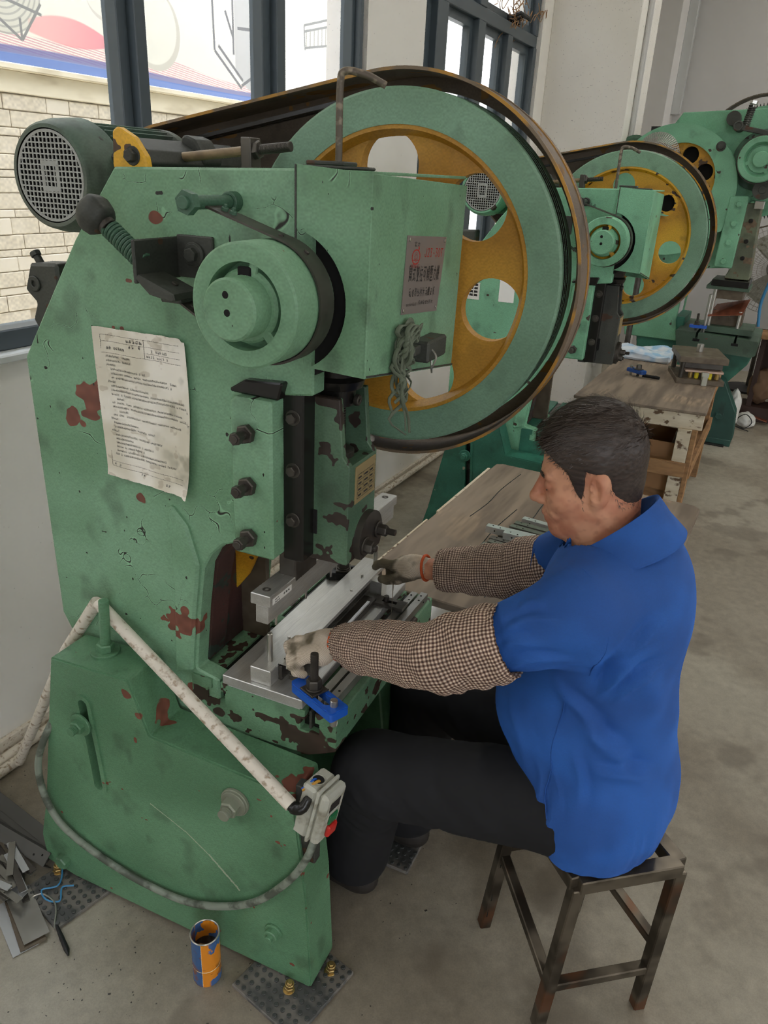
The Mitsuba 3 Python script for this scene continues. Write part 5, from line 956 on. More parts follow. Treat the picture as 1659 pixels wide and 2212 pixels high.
# trousers and shoes
def pants(p):
    d = sd_ell(p, (-.14, 1.374, .565), (.150, .190, .115))
    for h, k, a in ((HIPN, KNN, ANN), (HIPF, KNF, ANF)): d = smin(d, smin(sd_cone(p, h, k, .104, .088), sd_cone(p, k, a, .088, .088), .03), .05)
    return smax(d, np.maximum(.085 - p[:, 2], p[:, 2] - .70), .01)
pm_ = nets(pants, (-.80, 1.05, .07), (.06, 1.72, .72), .0075, 2); v = np.array(pm_.vertices); n = normals_of(pm_)
kn = np.exp(-((v[:, 0] + .53) ** 2 + (v[:, 2] - .44) ** 2) / .012)
pm_.vertices = v + n * (.012 * (meshkit.fbm(np.c_[v[:, 0] * 7, v[:, 1] * 7, v[:, 2] * 9], 3, 5) - .5) + .014 * np.exp(-((v[:, 0] + .38) / .16) ** 2) * (meshkit.fbm(np.c_[(v[:, 0] * .8 + v[:, 2]) * 20, v[:, 1] * 6, (v[:, 0] - v[:, 2]) * 5], 2, 8) - .5) + kn * .04 * (meshkit.fbm(np.c_[(v[:, 0] + v[:, 2]) * 26, v[:, 1] * 5, (v[:, 0] - v[:, 2]) * 5], 2, 6) - .5))[:, None]
part(man, 'trousers', pm_, 'm_trousers', smooth=True)
for a in (ANN, ANF):
    s = nets(lambda p: smax(smin(smin(sd_ell(p, a + V(-.01, 0, -.085), (.05, .04, .045)), sd_ell(p, a + V(-.10, 0, -.095), (.075, .042, .034)), .03), sd_ell(p, a + V(.03, 0, -.08), (.04, .034, .045)), .03), .004 - p[:, 2], .006), a + V(-.20, -.06, -.13), a + V(.09, .06, .0), .005, 1)
    part(man, 'shoe', s, 'm_shoe', smooth=True)
# checked oversleeves: gathered tubes
def oversleeve(P, R, seed, up):
    P = spline(P, 14); m = len(P); R = np.interp(np.linspace(0, 1, m), np.linspace(0, 1, len(R)), R); n = 72
    t = np.gradient(P, axis=0); t /= np.linalg.norm(t, axis=1, keepdims=True); a = np.cross(t[0], up); A = []
    for k in range(m): a = unit(a - t[k] * (a @ t[k])); A.append(a)
    A = np.array(A); B = np.cross(t, A); ang = np.arange(n + 1) * 2 * np.pi / n; s = np.r_[0, np.cumsum(np.linalg.norm(np.diff(P, axis=0), axis=1))]
    u, w = np.meshgrid(ang, s); lump = meshkit.fbm(np.c_[(np.cos(u) * 1.2).ravel(), (np.sin(u) * 1.2).ravel(), (w * 22 + .25 * np.sin(u * 2 + seed)).ravel()], 3, seed).reshape(u.shape) - .5
    fine = meshkit.fbm(np.c_[(np.cos(u) * 3).ravel(), (np.sin(u) * 3).ravel(), (w * 55).ravel()], 2, seed + 3).reshape(u.shape) - .5
    e = np.minimum(w, s[-1] - w); ends = np.exp(-(e / .012) ** 2); gather = ends * .0022 * np.cos(26 * u)
    r = R[:, None] * (1 + .34 * lump * (1 - .8 * ends) + .13 * fine) + gather - ends * .003
    v = P[:, None] + r[..., None] * (np.cos(u)[..., None] * A[:, None] + np.sin(u)[..., None] * B[:, None])
    rim0 = P[0] + (v[0] - P[0]) * .88 + t[0] * .02; rim1 = P[-1] + (v[-1] - P[-1]) * .8 - t[-1] * .02
    allv = np.concatenate([rim0[None], v, rim1[None]]); uu = np.concatenate([u[:1], u, u[-1:]]); ww = np.concatenate([w[:1] - .02, w, w[-1:] + .02])
    M_, N_ = allv.shape[:2]; i, j = np.meshgrid(np.arange(M_ - 1), np.arange(N_ - 1), indexing='ij'); q = np.stack([i * N_ + j, (i + 1) * N_ + j, (i + 1) * N_ + j + 1, i * N_ + j + 1], -1).reshape(-1, 4)
    cc = np.vstack([q[:, [0, 2, 1]], q[:, [0, 3, 2]]]); uvs = np.c_[(uu / (2 * np.pi) * 60).ravel(), (ww / .0066).ravel()]
    return trimesh.Trimesh(allv.reshape(-1, 3), cc, process=False), uvs
g1, uv1 = oversleeve([(-.300, 1.140, 1.002), (-.37, 1.128, .962), (-.44, 1.126, .925), (-.55, 1.155, .882), (-.62, 1.178, .855), (-.672, 1.196, .836)], [.069, .073, .069, .062, .056, .051, .042], 2, V(0, 0, 1))
g2, uv2 = oversleeve([(-.325, 1.575, .957), (-.38, 1.585, .927), (-.44, 1.592, .895), (-.53, 1.592, .868), (-.585, 1.587, .856), (-.618, 1.584, .850)], [.067, .071, .068, .063, .058, .054, .050], 9, V(0, 0, 1))
for g_, uv_, lab in ((g1, uv1, 'brown and white checked oversleeve on the near arm'), (g2, uv2, 'darker checked oversleeve on the far arm')):
    part(man, 'oversleeve', g_, 'm_gingham', smooth=True, uv=uv_, label=lab)
# gloved hands
def chain(p, pts, rs):
    d = None
    for a, b, r0, r1 in zip(pts[:-1], pts[1:], rs[:-1], rs[1:]): c = sd_cone(p, a, b, r0, r1); d = c if d is None else smin(d, c, .004)
    return d
def hand(palm, wrist, fingers, thumb):
    def f(p):
        d = sd_cone(p, wrist, palm[0], .026, .030)
        for a, b, r0, r1 in palm[1]: d = smin(d, sd_cone(p, a, b, r0, r1), .016)
        for pts, rs in fingers: d = np.minimum(d, smin(d, chain(p, pts, rs), .005))
        return smin(d, chain(p, *thumb), .008)
    allp = np.vstack([wrist, palm[0]] + [x for q in fingers for x in q[0]] + list(thumb[0])); return nets(f, allp.min(0) - .04, allp.max(0) + .04, .0026, 1)
fr = [.0125, .0118, .0108, .0098]
hn = hand((V(-.708, 1.186, .824), [(V(-.705, 1.208, .826), V(-.742, 1.186, .824), .022, .016), (V(-.700, 1.160, .815), V(-.732, 1.148, .812), .024, .017)]), V(-.655, 1.192, .84),
    [([V(-.738, 1.186, .824), V(-.770, 1.176, .817), V(-.790, 1.170, .802), V(-.790, 1.172, .786)], fr), ([V(-.738, 1.170, .820), V(-.768, 1.155, .808), V(-.772, 1.152, .788), V(-.756, 1.158, .776)], fr),
     ([V(-.735, 1.152, .815), V(-.760, 1.136, .800), V(-.758, 1.134, .782), V(-.742, 1.142, .774)], fr), ([V(-.726, 1.138, .810), V(-.744, 1.122, .795), V(-.740, 1.122, .780), V(-.726, 1.130, .774)], [.011, .0105, .0095, .009])],
    ([V(-.692, 1.212, .822), V(-.728, 1.222, .816), V(-.764, 1.212, .804), V(-.788, 1.197, .794)], [.016, .0145, .0125, .0105]))
part(man, 'glove', hn, 'm_glove', smooth=True, label='off white knitted glove holding the near end of the channel')
hf_ = hand((V(-.690, 1.580, .842), [(V(-.680, 1.560, .840), V(-.730, 1.562, .838), .022, .015), (V(-.680, 1.605, .838), V(-.728, 1.612, .830), .023, .016)]), V(-.648, 1.582, .846),
    [([V(-.728, 1.562, .840), V(-.765, 1.566, .834), V(-.788, 1.580, .818), V(-.800, 1.592, .802)], fr), ([V(-.730, 1.580, .838), V(-.756, 1.586, .820), V(-.752, 1.584, .796), V(-.732, 1.580, .786)], fr),
     ([V(-.730, 1.598, .834), V(-.752, 1.604, .814), V(-.744, 1.602, .792), V(-.726, 1.598, .784)], fr), ([V(-.724, 1.616, .828), V(-.742, 1.622, .810), V(-.734, 1.620, .792), V(-.718, 1.614, .786)], [.011, .0105, .0095, .009])],
    ([V(-.680, 1.552, .832), V(-.712, 1.540, .816), V(-.742, 1.546, .802), V(-.764, 1.558, .792)], [.016, .0145, .0125, .0105]))
part(man, 'glove', hf_, 'm_glove_dirty', smooth=True, label='oil blackened knitted glove at the far end of the channel')
def band(c, d, r): a, b, _ = frame_of(d); t = np.linspace(0, 2 * np.pi, 40); return tube(c + r * (np.cos(t)[:, None] * a + 1.05 * np.sin(t)[:, None] * b), .0035, 8, cap=False)
part(man, 'wrist_band', band(V(-.652, 1.582, .846), WRF - ELF, .0305), 'm_orange', smooth=True, label='orange red elastic band at the far wrist'); part(man, 'wrist_band', band(V(-.674, 1.193, .834), WRN - ELN, .0335), 'm_orange', smooth=True)
# ---------------------------------------------------------------- work tables and what lies on them
def legbox(k, x, y, z1, w, mat, name='leg'): part(k, name, bx((x - w / 2, y - w / 2, 0), (x + w / 2, y + w / 2, z1), .002), mat)
t1 = thing('work_table', 'worn grey wooden work table between the two presses, with steel channels on top', 'table')
top1 = rounded([(-.918, 1.716), (-.135, 1.716), (-.105, 2.84), (-.13, 2.862), (-.88, 2.875), (-.905, 2.86)], .012)
part(t1, 'tabletop', prism(top1, .656, .680, 'z', .003), 'm_wood')
part(t1, 'split_edge', cat(bx((-.9215, 1.75, .657), (-.914, 2.2, .679), .001), bx((-.919, 2.28, .658), (-.908, 2.8, .679), .001)), 'm_wood_pale')
part(t1, 'crack', cat(*[tube(spline([V(x0 + dx, y, .6801) for y, dx in ((y0, 0), (y0 + .15, .012), (y0 + .3, .008), (y0 + .5, .02))], 5), .0016, 5) for x0, y0 in ((-.70, 1.95), (-.62, 2.25), (-.80, 2.3), (-.56, 1.8))]), 'm_black', kind='stuff')
for x, y in ((-.87, 1.78), (-.19, 1.78), (-.84, 2.80), (-.17, 2.80)): legbox(t1, x, y, .656, .06, 'm_wood_pale')
for x, y0, y1 in ((-.87, 1.78, 2.8), (-.18, 1.78, 2.8)): part(t1, 'rail', bx((x - .02, y0, .57), (x + .02, y1, .656), .002), 'm_wood_brown'); part(t1, 'rail', bx((x - .02, y0, .16), (x + .02, y1, .24), .002), 'm_wood_brown')
part(t1, 'shelf', bx((-.88, 1.77, .24), (-.16, 2.82, .258), .002), 'm_wood_brown')
single('foam_board', mv(bx((-.11, -.16, 0), (.11, .16, .16), .004), (-.74, 1.98, .259), rz=.1), 'm_white', 'white foam block on the shelf under the near work table', 'foam block')
single('carton', bx((-.50, 1.78, .259), (-.34, 2.0, .42), .003), 'm_card_pale', 'pale carton on the lower shelf behind the knee of the worker', 'carton'); pr('m_card_pale', srgb(214, 204, 182), .8)
lays = [(-.625, 2.345, .681, 'm_zinc'), (-.637, 2.295, .681, 'm_rail'), (-.642, 2.262, .681, 'm_rail'), (-.648, 2.222, .681, 'm_rail'), (-.694, 2.172, .704, 'm_zinc'), (-.655, 2.188, .681, 'm_rail'), (-.668, 2.140, .681, 'm_rail'), (-.664, 2.112, .681, 'm_rail'), (-.674, 2.080, .681, 'm_rail'), (-.63, 2.155, .704, 'm_zinc'), (-.668, 2.018, .681, 'm_zinc'), (-.60, 2.05, .681, 'm_rail')]
cl = ['farthest bright channel of the row on the table, two end holes', 'second dark channel from the far end of the row on the table', 'third channel from the far end of the row on the table', 'fourth channel from the far end of the row on the table', 'channel lying on top of the others, its holed end sticking out left', 'channel under the left sticking one on the table', 'dark channel in the near bundle on the table, farthest of it', 'dark channel in the near bundle on the table, second of it', 'dark channel in the near bundle on the table, nearest the arm', 'bright white channel lying across the top of the bundle', 'lone bright channel end peeping out above the far oversleeve', 'channel half hidden behind the far oversleeve']
for (x, y, z, mt), lab in zip(lays, cl):
    a = rnd.uniform(-.10, -.02) if z < .69 else .02; add_channel((x, y, z + .022), (x + .50, y + .50 * a, z + .022), .024, .022, lab, 'steel channels laid out on the near table', mat=mt)
t2 = thing('work_table', 'farther wooden work table with white painted frame and a die set on top', 'table')
top2 = rounded([(-.905, 4.09), (-.228, 4.165), (-.262, 5.32), (-.90, 5.30)], .01)
part(t2, 'tabletop', prism(top2, .684, .70, 'z', .003), 'm_wood')
part(t2, 'apron', mv(bx((0, 0, .60), (.66, .03, .684), .003), (-.89, 4.105, 0), rz=.105), 'm_wood_pale'); part(t2, 'apron', bx((-.285, 4.2, .60), (-.255, 5.28, .684), .003), 'm_wood_brown'); part(t2, 'apron', bx((-.89, 4.2, .60), (-.86, 5.28, .684), .003), 'm_wood_brown')
for x, y, m_ in ((-.315, 4.185, 'm_wood_pale'), (-.84, 4.14, 'm_wood_pale'), (-.30, 5.24, 'm_wood_brown'), (-.86, 5.24, 'm_wood_brown')): legbox(t2, x, y, .60, .07, m_)
part(t2, 'leg_board', bx((-.279, 4.15, .02), (-.255, 4.24, .60), .002), 'm_wood_brown'); part(t2, 'rail', mv(bx((0, 0, .34), (.60, .022, .42), .003), (-.87, 4.075, 0), rz=.11), 'm_wood_brown'); part(t2, 'rail', bx((-.27, 4.2, .32), (-.248, 5.28, .40), .002), 'm_wood_brown')
bx_ = thing('cardboard_box', 'open brown cardboard box with a tool handle inside below the farther table', 'box')
o = sg.box(-.62, 4.24, -.345, 4.55); part(bx_, 'walls', prism(o.difference(o.buffer(-.008, join_style=2)), .22, .49, 'z'), 'm_card'); part(bx_, 'floor', bx((-.62, 4.24, .215), (-.345, 4.55, .222), 0), 'm_card'); part(bx_, 'flap', mv(bx((0, 0, 0), (.004, .30, .09), 0), (-.345, 4.245, .485), ry=.5), 'm_card')
part(bx_, 'stand', bx((-.60, 4.26, 0), (-.36, 4.53, .215), .004), 'm_wood_brown')
single('tool_handle', mv(bx((-.012, -.004, 0), (.012, .004, .26), .003), (-.40, 4.36, .27), ry=.15), 'm_chrome', 'bright flat tool handle standing in the cardboard box', 'tool')
# die set on that table
dset = thing('die_set', 'brown steel die set with yellow springs standing on the farther table', 'die'); dg = lambda m: mv(m, (-.385, 4.96, .70), rz=.28)
part(dset, 'base', dg(bx((-.135, -.17, 0), (.135, .17, .03), .002)), 'm_die_brown'); part(dset, 'upper_plate', dg(bx((-.135, -.17, .125), (.135, .17, .16), .002)), 'm_die_brown')
part(dset, 'punch_block', dg(bx((-.11, -.12, .085), (.12, .12, .125), .002)), 'm_steel_dark'); part(dset, 'stripper', dg(bx((-.09, -.15, .068), (.125, .13, .08), .001)), 'm_copper_pale'); pr('m_copper_pale', srgb(190, 164, 146), .4, metal=.3)
for x, y in ((-.11, -.14), (.115, .14), (-.11, .14)): part(dset, 'guide_post', dg(cyl((x, y, .03), (x, y, .125), .014, 18)), 'm_steel_dark')
for k, x in enumerate((-.055, -.02, .055, .095)): part(dset, 'spring', dg(cyl((x, -.13, .03), (x, -.13, .068), .0125, 16, .003)), 'm_yellow_spring' if k % 3 else 'm_brass'); 
pr('m_yellow_spring', srgb(212, 196, 40), .4)
part(dset, 'shank', dg(cyl((0.0, .02, .16), (0, .02, .205), .02, 12)), 'm_chrome'); part(dset, 'sensor', dg(cat(bx((.005, -.19, .0), (.035, -.15, .06)), bx((.0, -.185, .05), (.04, -.16, .075)))), 'm_box_grey')
k_ = clamp((-.70, 4.77, .725), 2.6, .12, 'm_blue_dark', 'loose blue strap clamp with its bolt lying on the farther table', stud=.02)
part(k_, 'bolt', thread((-.66, 4.76, .715), (1, -.1, 0), .010, .10, .003), 'm_black')
clamp((-.585, 3.43, .715), .2, .15, 'm_blue_dark', 'dark blue strap clamp with upright stud on the bed of the second press', stud=.10)
single('packing_block', bx((-.70, 3.42, .69), (-.66, 3.46, .75), .003), 'm_wood_brown', 'small upright wooden block beside the dark blue clamp', 'block')
bag = bx((-.97, 5.24, .702), (-.58, 5.52, .75), .01).subdivide().subdivide().subdivide().subdivide(); v = np.array(bag.vertices); up_ = np.clip((v[:, 2] - .70) / .05, 0, 1)
bag.vertices = v + np.c_[.03 * (meshkit.fbm(v * 11, 3, 2) - .5), .03 * (meshkit.fbm(v * 11, 3, 5) - .5), up_ * .09 * (meshkit.fbm(v * V(9, 13, 3), 3, 8) - .45)]
pr('m_bag', proc(lambda p, n, uv: mix(srgb(150, 186, 214), srgb(206, 214, 222), smoothstep(.4, .6, fbm(p.x * 14, p.y * 14, p.z * 14, 3)))), .3)
single('plastic_bag', bag, 'm_bag', 'crumpled blue and white plastic bag at the far edge of the farther table', 'bag', smooth=40)
tabs = part(t2, 'bag_rest', bx((-.98, 5.30, .66), (-.56, 5.54, .70), .003), 'm_wood')
# ---------------------------------------------------------------- third press, a heavier model
p3 = thing('punch_press', 'far bright green punch press with round gear guard and copper plate in its die', 'punch press')
Y3 = 6.1
def q3(x, z): return (x * 1.109, 1.75 + (z - 1.75) * 1.109)
def pq(pts, r=.006): return rounded([q3(*p) for p in pts], r)
def P3(name, mesh, mat, parent=None, **kw): return part(parent or p3, name, mesh, mat, **kw)
P3('frame', prism(pq([(-.825, 2.184), (-.20, 2.222), (-.20, 1.70), (-.33, 1.70), (-.36, 1.30), (-.55, 1.28), (-.62, 1.20), (-.63, .93), (-.60, .80), (-.95, .80), (-1.10, 1.6), (-.925, 2.029)]), Y3 + .10, Y3 + .15, 'y', .005), 'm_green_light')
P3('far_frame', prism(pq([(-.825, 2.184), (-.20, 2.222), (-.20, 1.70), (-.33, 1.70), (-.36, 1.30), (-.55, 1.28), (-.62, 1.20), (-.63, .93), (-.60, .80), (-.95, .80), (-1.10, 1.6), (-.925, 2.029)]), Y3 + .50, Y3 + .55, 'y', .005), 'm_green_light')
P3('column', prism(pq([(-.98, 1.9), (-.62, 1.9), (-.64, .85), (-.93, .85)]), Y3 + .15, Y3 + .50), 'm_wall_plain')
P3('lower_frame', prism(pq([(-.90, .96), (-.575, .96), (-.575, .80), (-.10, .80), (-.13, .70), (-.24, .55), (-.45, .42), (-.80, .42)]), Y3 + .12, Y3 + .52, 'y', .008), 'm_teal')
gc = q3(-.80, 1.735); R3 = .425
gd = circle(gc, R3, 90).union(sg.Polygon([(gc[0] + .26, gc[1] - .33), (gc[0] + R3, gc[1] - .02), q3(-.455, 1.52), q3(-.50, 1.50)])).difference(circle(q3(-.765, 1.80), .235, 60))
gk3 = P3('gear_guard', prism(gd, Y3 - .02, Y3 + .10), 'm_green_light'); P3('guard_bolt', hexbolt((gc[0] + .27, Y3 - .02, gc[1] + .29), -Yd, .022, .015), 'm_iron', gk3)
wb = circle(q3(-.765, 1.80), .26, 60)
for a in (20, 75, 130, 190, 250, 310): wb = wb.difference(circle((q3(-.765, 1.80)[0] + .165 * math.cos(math.radians(a)), q3(-.765, 1.80)[1] + .165 * math.sin(math.radians(a))), .055, 30))
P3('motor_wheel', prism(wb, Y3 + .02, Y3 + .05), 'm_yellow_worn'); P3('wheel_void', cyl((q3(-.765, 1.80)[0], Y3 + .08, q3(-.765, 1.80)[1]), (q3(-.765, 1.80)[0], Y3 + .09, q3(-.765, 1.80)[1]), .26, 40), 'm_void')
d3 = V(q3(-.315, 1.93)[0], Y3 - .12, q3(-.315, 1.93)[1])
dk3 = P3('brake_drum', lathe([(0, .105), (0, .135), (.004, .14), (.2, .14), (.2, .03), (.05, .03), (.045, .09), (.0, .105)], d3, Yd, 64), 'm_green_light'); P3('hub', lathe([(0, 0), (0, .045), (.005, .05), (.03, .05), (.03, .08), (.06, .085), (.08, .085), (.08, 0)], d3, Yd, 40), 'm_green_light', dk3)
for a in (.6, 2.6, 4.4): P3('spoke', bx((-.012, .03, .07), (.012, .055, .112)).apply_transform(trimesh.transformations.rotation_matrix(a, [0, 1, 0])).apply_translation(d3), 'm_green_light', dk3)
P3('drum_void', cyl(d3 + V(0, .2, 0), d3 + V(0, .21, 0), .19, 40), 'm_green_dark')
P3('brake_band', prism(circle((d3[0], d3[2]), .150, 60).difference(circle((d3[0], d3[2]), .144, 60)), Y3 - .06, Y3 + .0), 'm_steel_dark')
s0, s1 = q3(-.427, 2.215), q3(-.445, 2.10); S0_, S1_ = V(s0[0], Y3 - .02, s0[1]), V(s1[0], Y3 - .02, s1[1]); sd_ = unit(S1_ - S0_); a, b, _ = frame_of(sd_); tt = np.linspace(0, 1, 100)
P3('spring', tube(S0_ + (tt * np.linalg.norm(S1_ - S0_))[:, None] * sd_ + .02 * (np.cos(tt * 62)[:, None] * a + np.sin(tt * 62)[:, None] * b), .006, 6), 'm_iron'); P3('spring_bolt', cat(cyl(S0_ - sd_ * .03, S1_ + sd_ * .02, .009), nut(S0_ - sd_ * .03, sd_, .026, .022)), 'm_chrome')
pv = q3(-.482, 2.107); P3('pivot', cat(cyl((pv[0], Y3 + .1, pv[1]), (pv[0], Y3 - .05, pv[1]), .032), ringm((pv[0], Y3 - .06, pv[1]), Yd, .02, .03, .02)), 'm_iron'); P3('pivot_cap', cyl((pv[0] - .045, Y3 + .10, pv[1] + .05), (pv[0] - .045, Y3 + .03, pv[1] + .05), .045), 'm_iron')
P3('band_arm', bar((pv[0] + .02, Y3 - .03, pv[1] - .01), (pv[0] + .2, Y3 - .03, pv[1] - .04), .03), 'm_iron')
gbar = pq([(-.445, 1.725), (-.338, 1.73), (-.349, 1.305), (-.455, 1.309)], .01); gbk = P3('guide_plate', prism(gbar, Y3 - .03, Y3 + .10, 'y', .006), 'm_green_light')
for k in range(4): x, z = q3(-.385 - .006 * k, 1.68 - .112 * k); P3('bolt', hexbolt((x, Y3 - .03, z), -Yd, .02, .016), 'm_green_light', gbk)
P3('slide', cat(prism(pq([(-.345, 1.69), (-.262, 1.69), (-.235, 1.24), (-.385, 1.24), (-.36, 1.3)], .006), Y3 + .02, Y3 + .30, 'y', .004)), 'm_slide3'); pr('m_slide3', paint(srgb(104, 112, 88), srgb(78, 82, 66), seed=51., rust=srgb(112, 92, 70), thr=.6), .5)
rl = q3(-.272, 1.768); P3('roller', cat(ringm((rl[0], Y3 - .06, rl[1]), Yd, .022, .062, .08), ringm((rl[0], Y3 - .065, rl[1]), Yd, .0, .024, .09)), 'm_iron'); P3('clamp_block', bx(V(rl[0] - .03, Y3 - .02, rl[1] - .12), V(rl[0] + .03, Y3 + .06, rl[1] - .07)), 'm_chrome')
for dz in (.12, .24, .02): P3('oil_fitting', cyl((q3(-.30, 1.35 + dz)[0], Y3 + .02, q3(-.30, 1.35 + dz)[1]), (q3(-.30, 1.35 + dz)[0], Y3 - .0, q3(-.30, 1.35 + dz)[1]), .014), 'm_grease')
P3('bed', prism(pq([(-.60, .905), (-.092, .888), (-.092, .80), (-.12, .785), (-.575, .80)], .012).difference(sg.box(q3(-.47, .9)[0], q3(0, .86)[1], q3(-.455, .9)[0], 2)).difference(sg.box(q3(-.235, .9)[0], q3(0, .85)[1], q3(-.22, .9)[0], 2)), Y3 - .10, Y3 + .55), 'm_green_dark3'); pr('m_green_dark3', paint(srgb(70, 92, 76), srgb(56, 74, 60), seed=57., thr=.8), .5)
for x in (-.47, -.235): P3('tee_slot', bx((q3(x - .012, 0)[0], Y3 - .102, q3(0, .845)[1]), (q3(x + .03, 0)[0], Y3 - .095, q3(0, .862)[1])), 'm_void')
fy = pq([(-.27, .62), (-.235, .60), (-.126, .405), (-.108, .232), (-.12, .175), (-.275, .175), (-.29, .30)], .006); P3('foot', cat(prism(fy, Y3 - .04, Y3 + .10, 'y', .005), bx((q3(-.29, 0)[0], Y3 - .05, .0), (q3(-.115, 0)[0], Y3 + .12, .05), .004)), 'm_teal_dark'); pr('m_teal_dark', paint(srgb(34, 76, 66), srgb(28, 62, 54), seed=61., thr=.85), .5)
P3('foot', prism(pq([(-.88, .62), (-.80, .62), (-.78, .175), (-.95, .175)]), Y3 - .04, Y3 + .10, 'y', .005), 'm_teal_dark'); P3('foot_bolt', hexbolt((q3(-.225, 0)[0], Y3 - .04, q3(0, .37)[1]), -Yd, .026, .02), 'm_teal_dark'); P3('anchor_rail', bx((q3(-.285, 0)[0], Y3 - .09, 0), (q3(-.15, 0)[0], Y3 - .05, .012)), 'm_grease')
fw3 = V(q3(-.36, 1.93)[0], Y3 + .62, q3(-.36, 1.93)[1]); P3('flywheel', lathe([(0, .20), (0, .375), (.11, .375), (.11, .20), (0, .20)], fw3, Yd, 80), 'm_green_light'); P3('flywheel_web', lathe([(0.03, 0), (.03, .30), (.06, .30), (.06, 0)], fw3, Yd, 60), 'm_yellow'); P3('wheel_guard', prism(circle((fw3[0], fw3[2]), .455, 90).difference(circle((fw3[0], fw3[2]), .447, 90)), fw3[1] - .02, fw3[1] + .15), 'm_guard')
teeth = [prism([(fw3[0] + r * math.cos(a + o_), fw3[2] + r * math.sin(a + o_)) for r, o_ in ((.374, -.012), (.374, .012), (.395, 0))], fw3[1] + .01, fw3[1] + .05) for a in np.linspace(0, 2 * np.pi, 110, endpoint=False)]; P3('ring_gear', cat(*teeth), 'm_iron')
P3('motor_bracket', cat(prism(pq([(-1.02, 2.11), (-.93, 2.11), (-.96, 2.06), (-.955, 1.99), (-1.01, 1.98)], .003), Y3 + .2, Y3 + .5)), 'm_black'); P3('motor', cyl((-1.22, Y3 + .15, 1.95), (-1.22, Y3 + .6, 1.95), .14, 40, .02), 'm_green_dark')
# its die set with guide posts and the copper sheet
z3 = lambda z: 1.75 + (z - 1.75) * 1.109
d3s = thing('die_set', 'grey green die set with guide posts clamped in the far press', 'die'); X3 = lambda x: x * 1.109
part(d3s, 'upper_plate', bx((X3(-.47), Y3 - .05, z3(1.175)), (X3(-.215), Y3 + .3, z3(1.198)), .002), 'm_green_dark3'); part(d3s, 'upper_shoe', bx((X3(-.445), Y3 - .06, z3(1.235)), (X3(-.225), Y3 + .3, z3(1.198)), .002), 'm_grease'); part(d3s, 'punch_block', bx((X3(-.42), Y3 - .02, z3(1.118)), (X3(-.245), Y3 + .25, z3(1.175)), .002), 'm_die_brown')
part(d3s, 'base', bx((X3(-.44), Y3 - .03, z3(.905)), (X3(-.14), Y3 + .3, z3(.945)), .002), 'm_green_dark3'); part(d3s, 'die_block', bx((X3(-.41), Y3 + .05, z3(.945)), (X3(-.22), Y3 + .25, z3(1.04)), .002), 'm_die_brown')
for x, z0, z1 in ((-.432, .945, 1.14), (-.412, .945, 1.175), (-.236, .945, 1.05)): part(d3s, 'guide_post', cyl((X3(x), Y3 - .02, z3(z0)), (X3(x), Y3 - .02, z3(z1)), .013, 16), 'm_chrome')
cs_ = np.array([(X3(-.425), Y3 - .06, z3(1.005)), (X3(-.222), Y3 - .06, z3(1.035)), (X3(-.205), Y3 + .2, z3(1.105)), (X3(-.40), Y3 + .2, z3(1.055))]); single('copper_sheet', hull(np.vstack([cs_, cs_ + V(0, 0, .006)])), 'm_copper', 'reddish copper sheet lying tilted in the die of the far press', 'copper sheet', smooth=False)
clamp((X3(-.47), Y3 - .05, z3(.925)), .1, .12, 'm_blue', 'bright blue strap clamp on the bed of the far press', stud=.10)
# behind: fans, bench, boards, floor litter
def fan(c, R, label, zb=0.):
    k = thing('fan', label, 'fan'); c = V(*c)
    g = [tube([c + V(r * math.cos(t), -.10 + .10 * (r / R) ** 2 + .0, r * math.sin(t)) for t in np.linspace(0, 2 * np.pi, 41)], .0025, 5, cap=False) for r in np.linspace(.07, R, 9)]
    g += [tube([c + V(r * math.cos(t), -.10 + .10 * (r / R) ** 2, r * math.sin(t)) for r in np.linspace(.05, R, 6)], .0022, 5) for t in np.linspace(0, 2 * np.pi, 60, endpoint=False)]
    part(k, 'guard', cat(*g), 'm_fan_wire', kind='stuff'); part(k, 'cap', cyl(c + V(0, -.115, 0), c + V(0, -.09, 0), .06), 'm_box_grey')
    for t in (0, 2.09, 4.19): part(k, 'blade', hull([c + V(r * math.cos(t + o_), .0 + .05 * o_, r * math.sin(t + o_)) + V(0, e, 0) for r, o_ in ((.05, -.2), (.05, .3), (R * .85, -.45), (R * .85, .35)) for e in (0, .004)]), 'm_box_grey')
    part(k, 'motor', cyl(c + V(0, .02, 0), c + V(0, .2, 0), .08), 'm_black'); part(k, 'pole', cyl((c[0], c[1] + .12, .03), (c[0], c[1] + .12, c[2]), .02), 'm_steel_dark'); part(k, 'base', lathe([(0, 0), (0, .22), (.02, .22), (.04, .03), (.04, 0)], (c[0], c[1] + .12, 0), (0, 0, 1), 30), 'm_black'); return k
pr('m_fan_wire', srgb(150, 146, 138), .4, metal=.4)
fan((-.142, 8.0, 1.13), .39, 'big industrial fan with wire guard at the right behind the far press')
fan((-.942, 5.6, 1.937), .135, 'small round wire guard fan peeping over the belt guard of the second press')
wbk = thing('workbench', 'cluttered bench at the right edge behind the far press', 'bench')
part(wbk, 'top', bx((-.13, 6.75, .70), (1.4, 7.7, .74), .003), 'm_wood_brown'); part(wbk, 'side_board', bx((-.10, 6.95, .10), (-.06, 7.6, .70), .002), 'm_board_dark'); part(wbk, 'back_board', bx((-.10, 7.6, .10), (1.3, 7.64, .70), .002), 'm_board_dark'); pr('m_board_dark', srgb(58, 40, 34), .7)
for x in (.2, 1.3): part(wbk, 'leg', bx((x, 6.8, 0), (x + .06, 6.86, .70), .002), 'm_wood_brown'); part(wbk, 'leg', bx((x, 7.54, 0), (x + .06, 7.6, .70), .002), 'm_wood_brown')
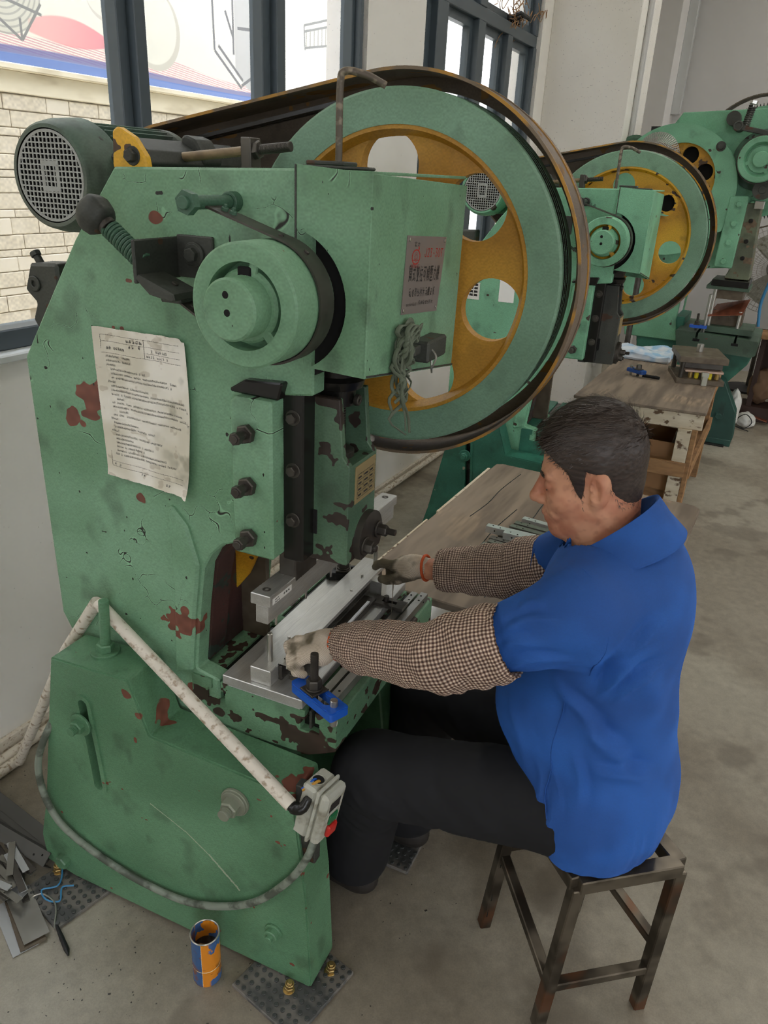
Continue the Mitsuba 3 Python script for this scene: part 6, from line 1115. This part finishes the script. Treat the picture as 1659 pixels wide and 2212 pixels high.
single('display_board', bx((-.17, 7.0, .742), (.3, 7.03, 1.06), .002), 'm_grey_panel', 'pale grey sheet panel standing on the bench at the right edge', 'panel'); pr('m_grey_panel', srgb(150, 148, 142), .5)
single('blue_hose', tube(spline([(-.09, 6.95, 1.75), (-.10, 6.95, 1.45), (-.13, 6.97, 1.2), (-.17, 6.98, .95), (-.15, 6.98, .76)], 6), .012, 10), 'm_blue_hose', 'thin blue hose hanging before the fan at the right edge', 'hose'); pr('m_blue_hose', srgb(60, 130, 176), .4)
def crumple(c, s, seed, n=3): m = trimesh.creation.icosphere(n); v = np.array(m.vertices); v = v * (1 + .5 * (meshkit.fbm(v * 2.4 + seed, 4, seed) - .5))[:, None] * V(*s); m.vertices = v - V(0, 0, v[:, 2].min()) + V(*c); return m
single('brown_sack', crumple((-.02, 7.05, .12), (.10, .12, .14), 3), 'm_sack', 'crumpled brown paper sack under the bench at the right', 'sack', smooth=40); pr('m_sack', srgb(112, 88, 66), .85)
single('sack_stand', bx((-.14, 6.93, 0), (.10, 7.2, .12), .004), 'm_board_dark', 'dark low plinth board carrying the brown sack', 'plinth')
cbag = thing('clear_bag', 'white plastic bag tied with black cord on the floor by the far press', 'bag'); part(cbag, 'bag', crumple((-.07, 6.72, 0), (.075, .10, .06), 9), 'm_bag_white', smooth=40); pr('m_bag_white', srgb(206, 206, 200), .35)
part(cbag, 'cord', tube(spline([(-.14, 6.64, .03), (-.12, 6.60, .10), (-.07, 6.615, .125), (-.02, 6.62, .07), (-.06, 6.59, .02), (-.13, 6.60, .02), (-.03, 6.56, .008)], 5), .004, 6), 'm_black')
single('white_bag', crumple((-.175, 6.42, 0), (.05, .07, .17), 5), 'm_bag_white', 'upright white bag leaning behind the foot of the far press', 'bag', smooth=40)
single('metal_offcut', mv(bx((-.09, -.03, 0), (.09, .03, .006), .002), (.0, 6.86, .05), ry=.2), 'm_copper', 'thin curved brown offcut on the floor by the bench', 'offcut')
n2 = thing('notice_sheet', 'small white paper on the second press seen through the yellow flywheel', 'notice'); part(n2, 'sheet', mv(bx((0, -.003, 0), (.07, -.0015, .10), 0), (-1.141, 3.3645, 1.25), rz=.0646), 'm_white', smooth=False)
tg = thing('data_plate', 'small printed data plate on the second press seen through the flywheel', 'plate'); part(tg, 'plate', mv(bx((0, -.003, 0), (.074, -.0015, .074), 0), (-1.305, 3.354, 1.248), rz=.0646), 'm_white_plate', smooth=False)
tsf = lambda s, t: np.c_[-1.305 + .074 * np.asarray(s), 3.3505 + .0048 * np.asarray(s), 1.248 + .074 * np.asarray(t)]
part(tg, 'print', quads([[(.1 + .28 * i, .2 + .2 * j), (.32 + .28 * i, .2 + .2 * j), (.32 + .28 * i, .33 + .2 * j), (.1 + .28 * i, .33 + .2 * j)] for i in range(3) for j in range(4)], tsf), 'm_black_print', smooth=False, kind='stuff')
single('blue_string', tube(spline([(-1.375, .96, .02), (-1.345, .93, .018), (-1.335, .905, .02), (-1.36, .88, .018), (-1.325, .865, .02), (-1.295, .88, .018), (-1.32, .91, .02), (-1.30, .93, .018)], 5), .0022, 6), 'm_blue_hose', 'tangled thin blue plastic string on the rear rubber mat', 'string')
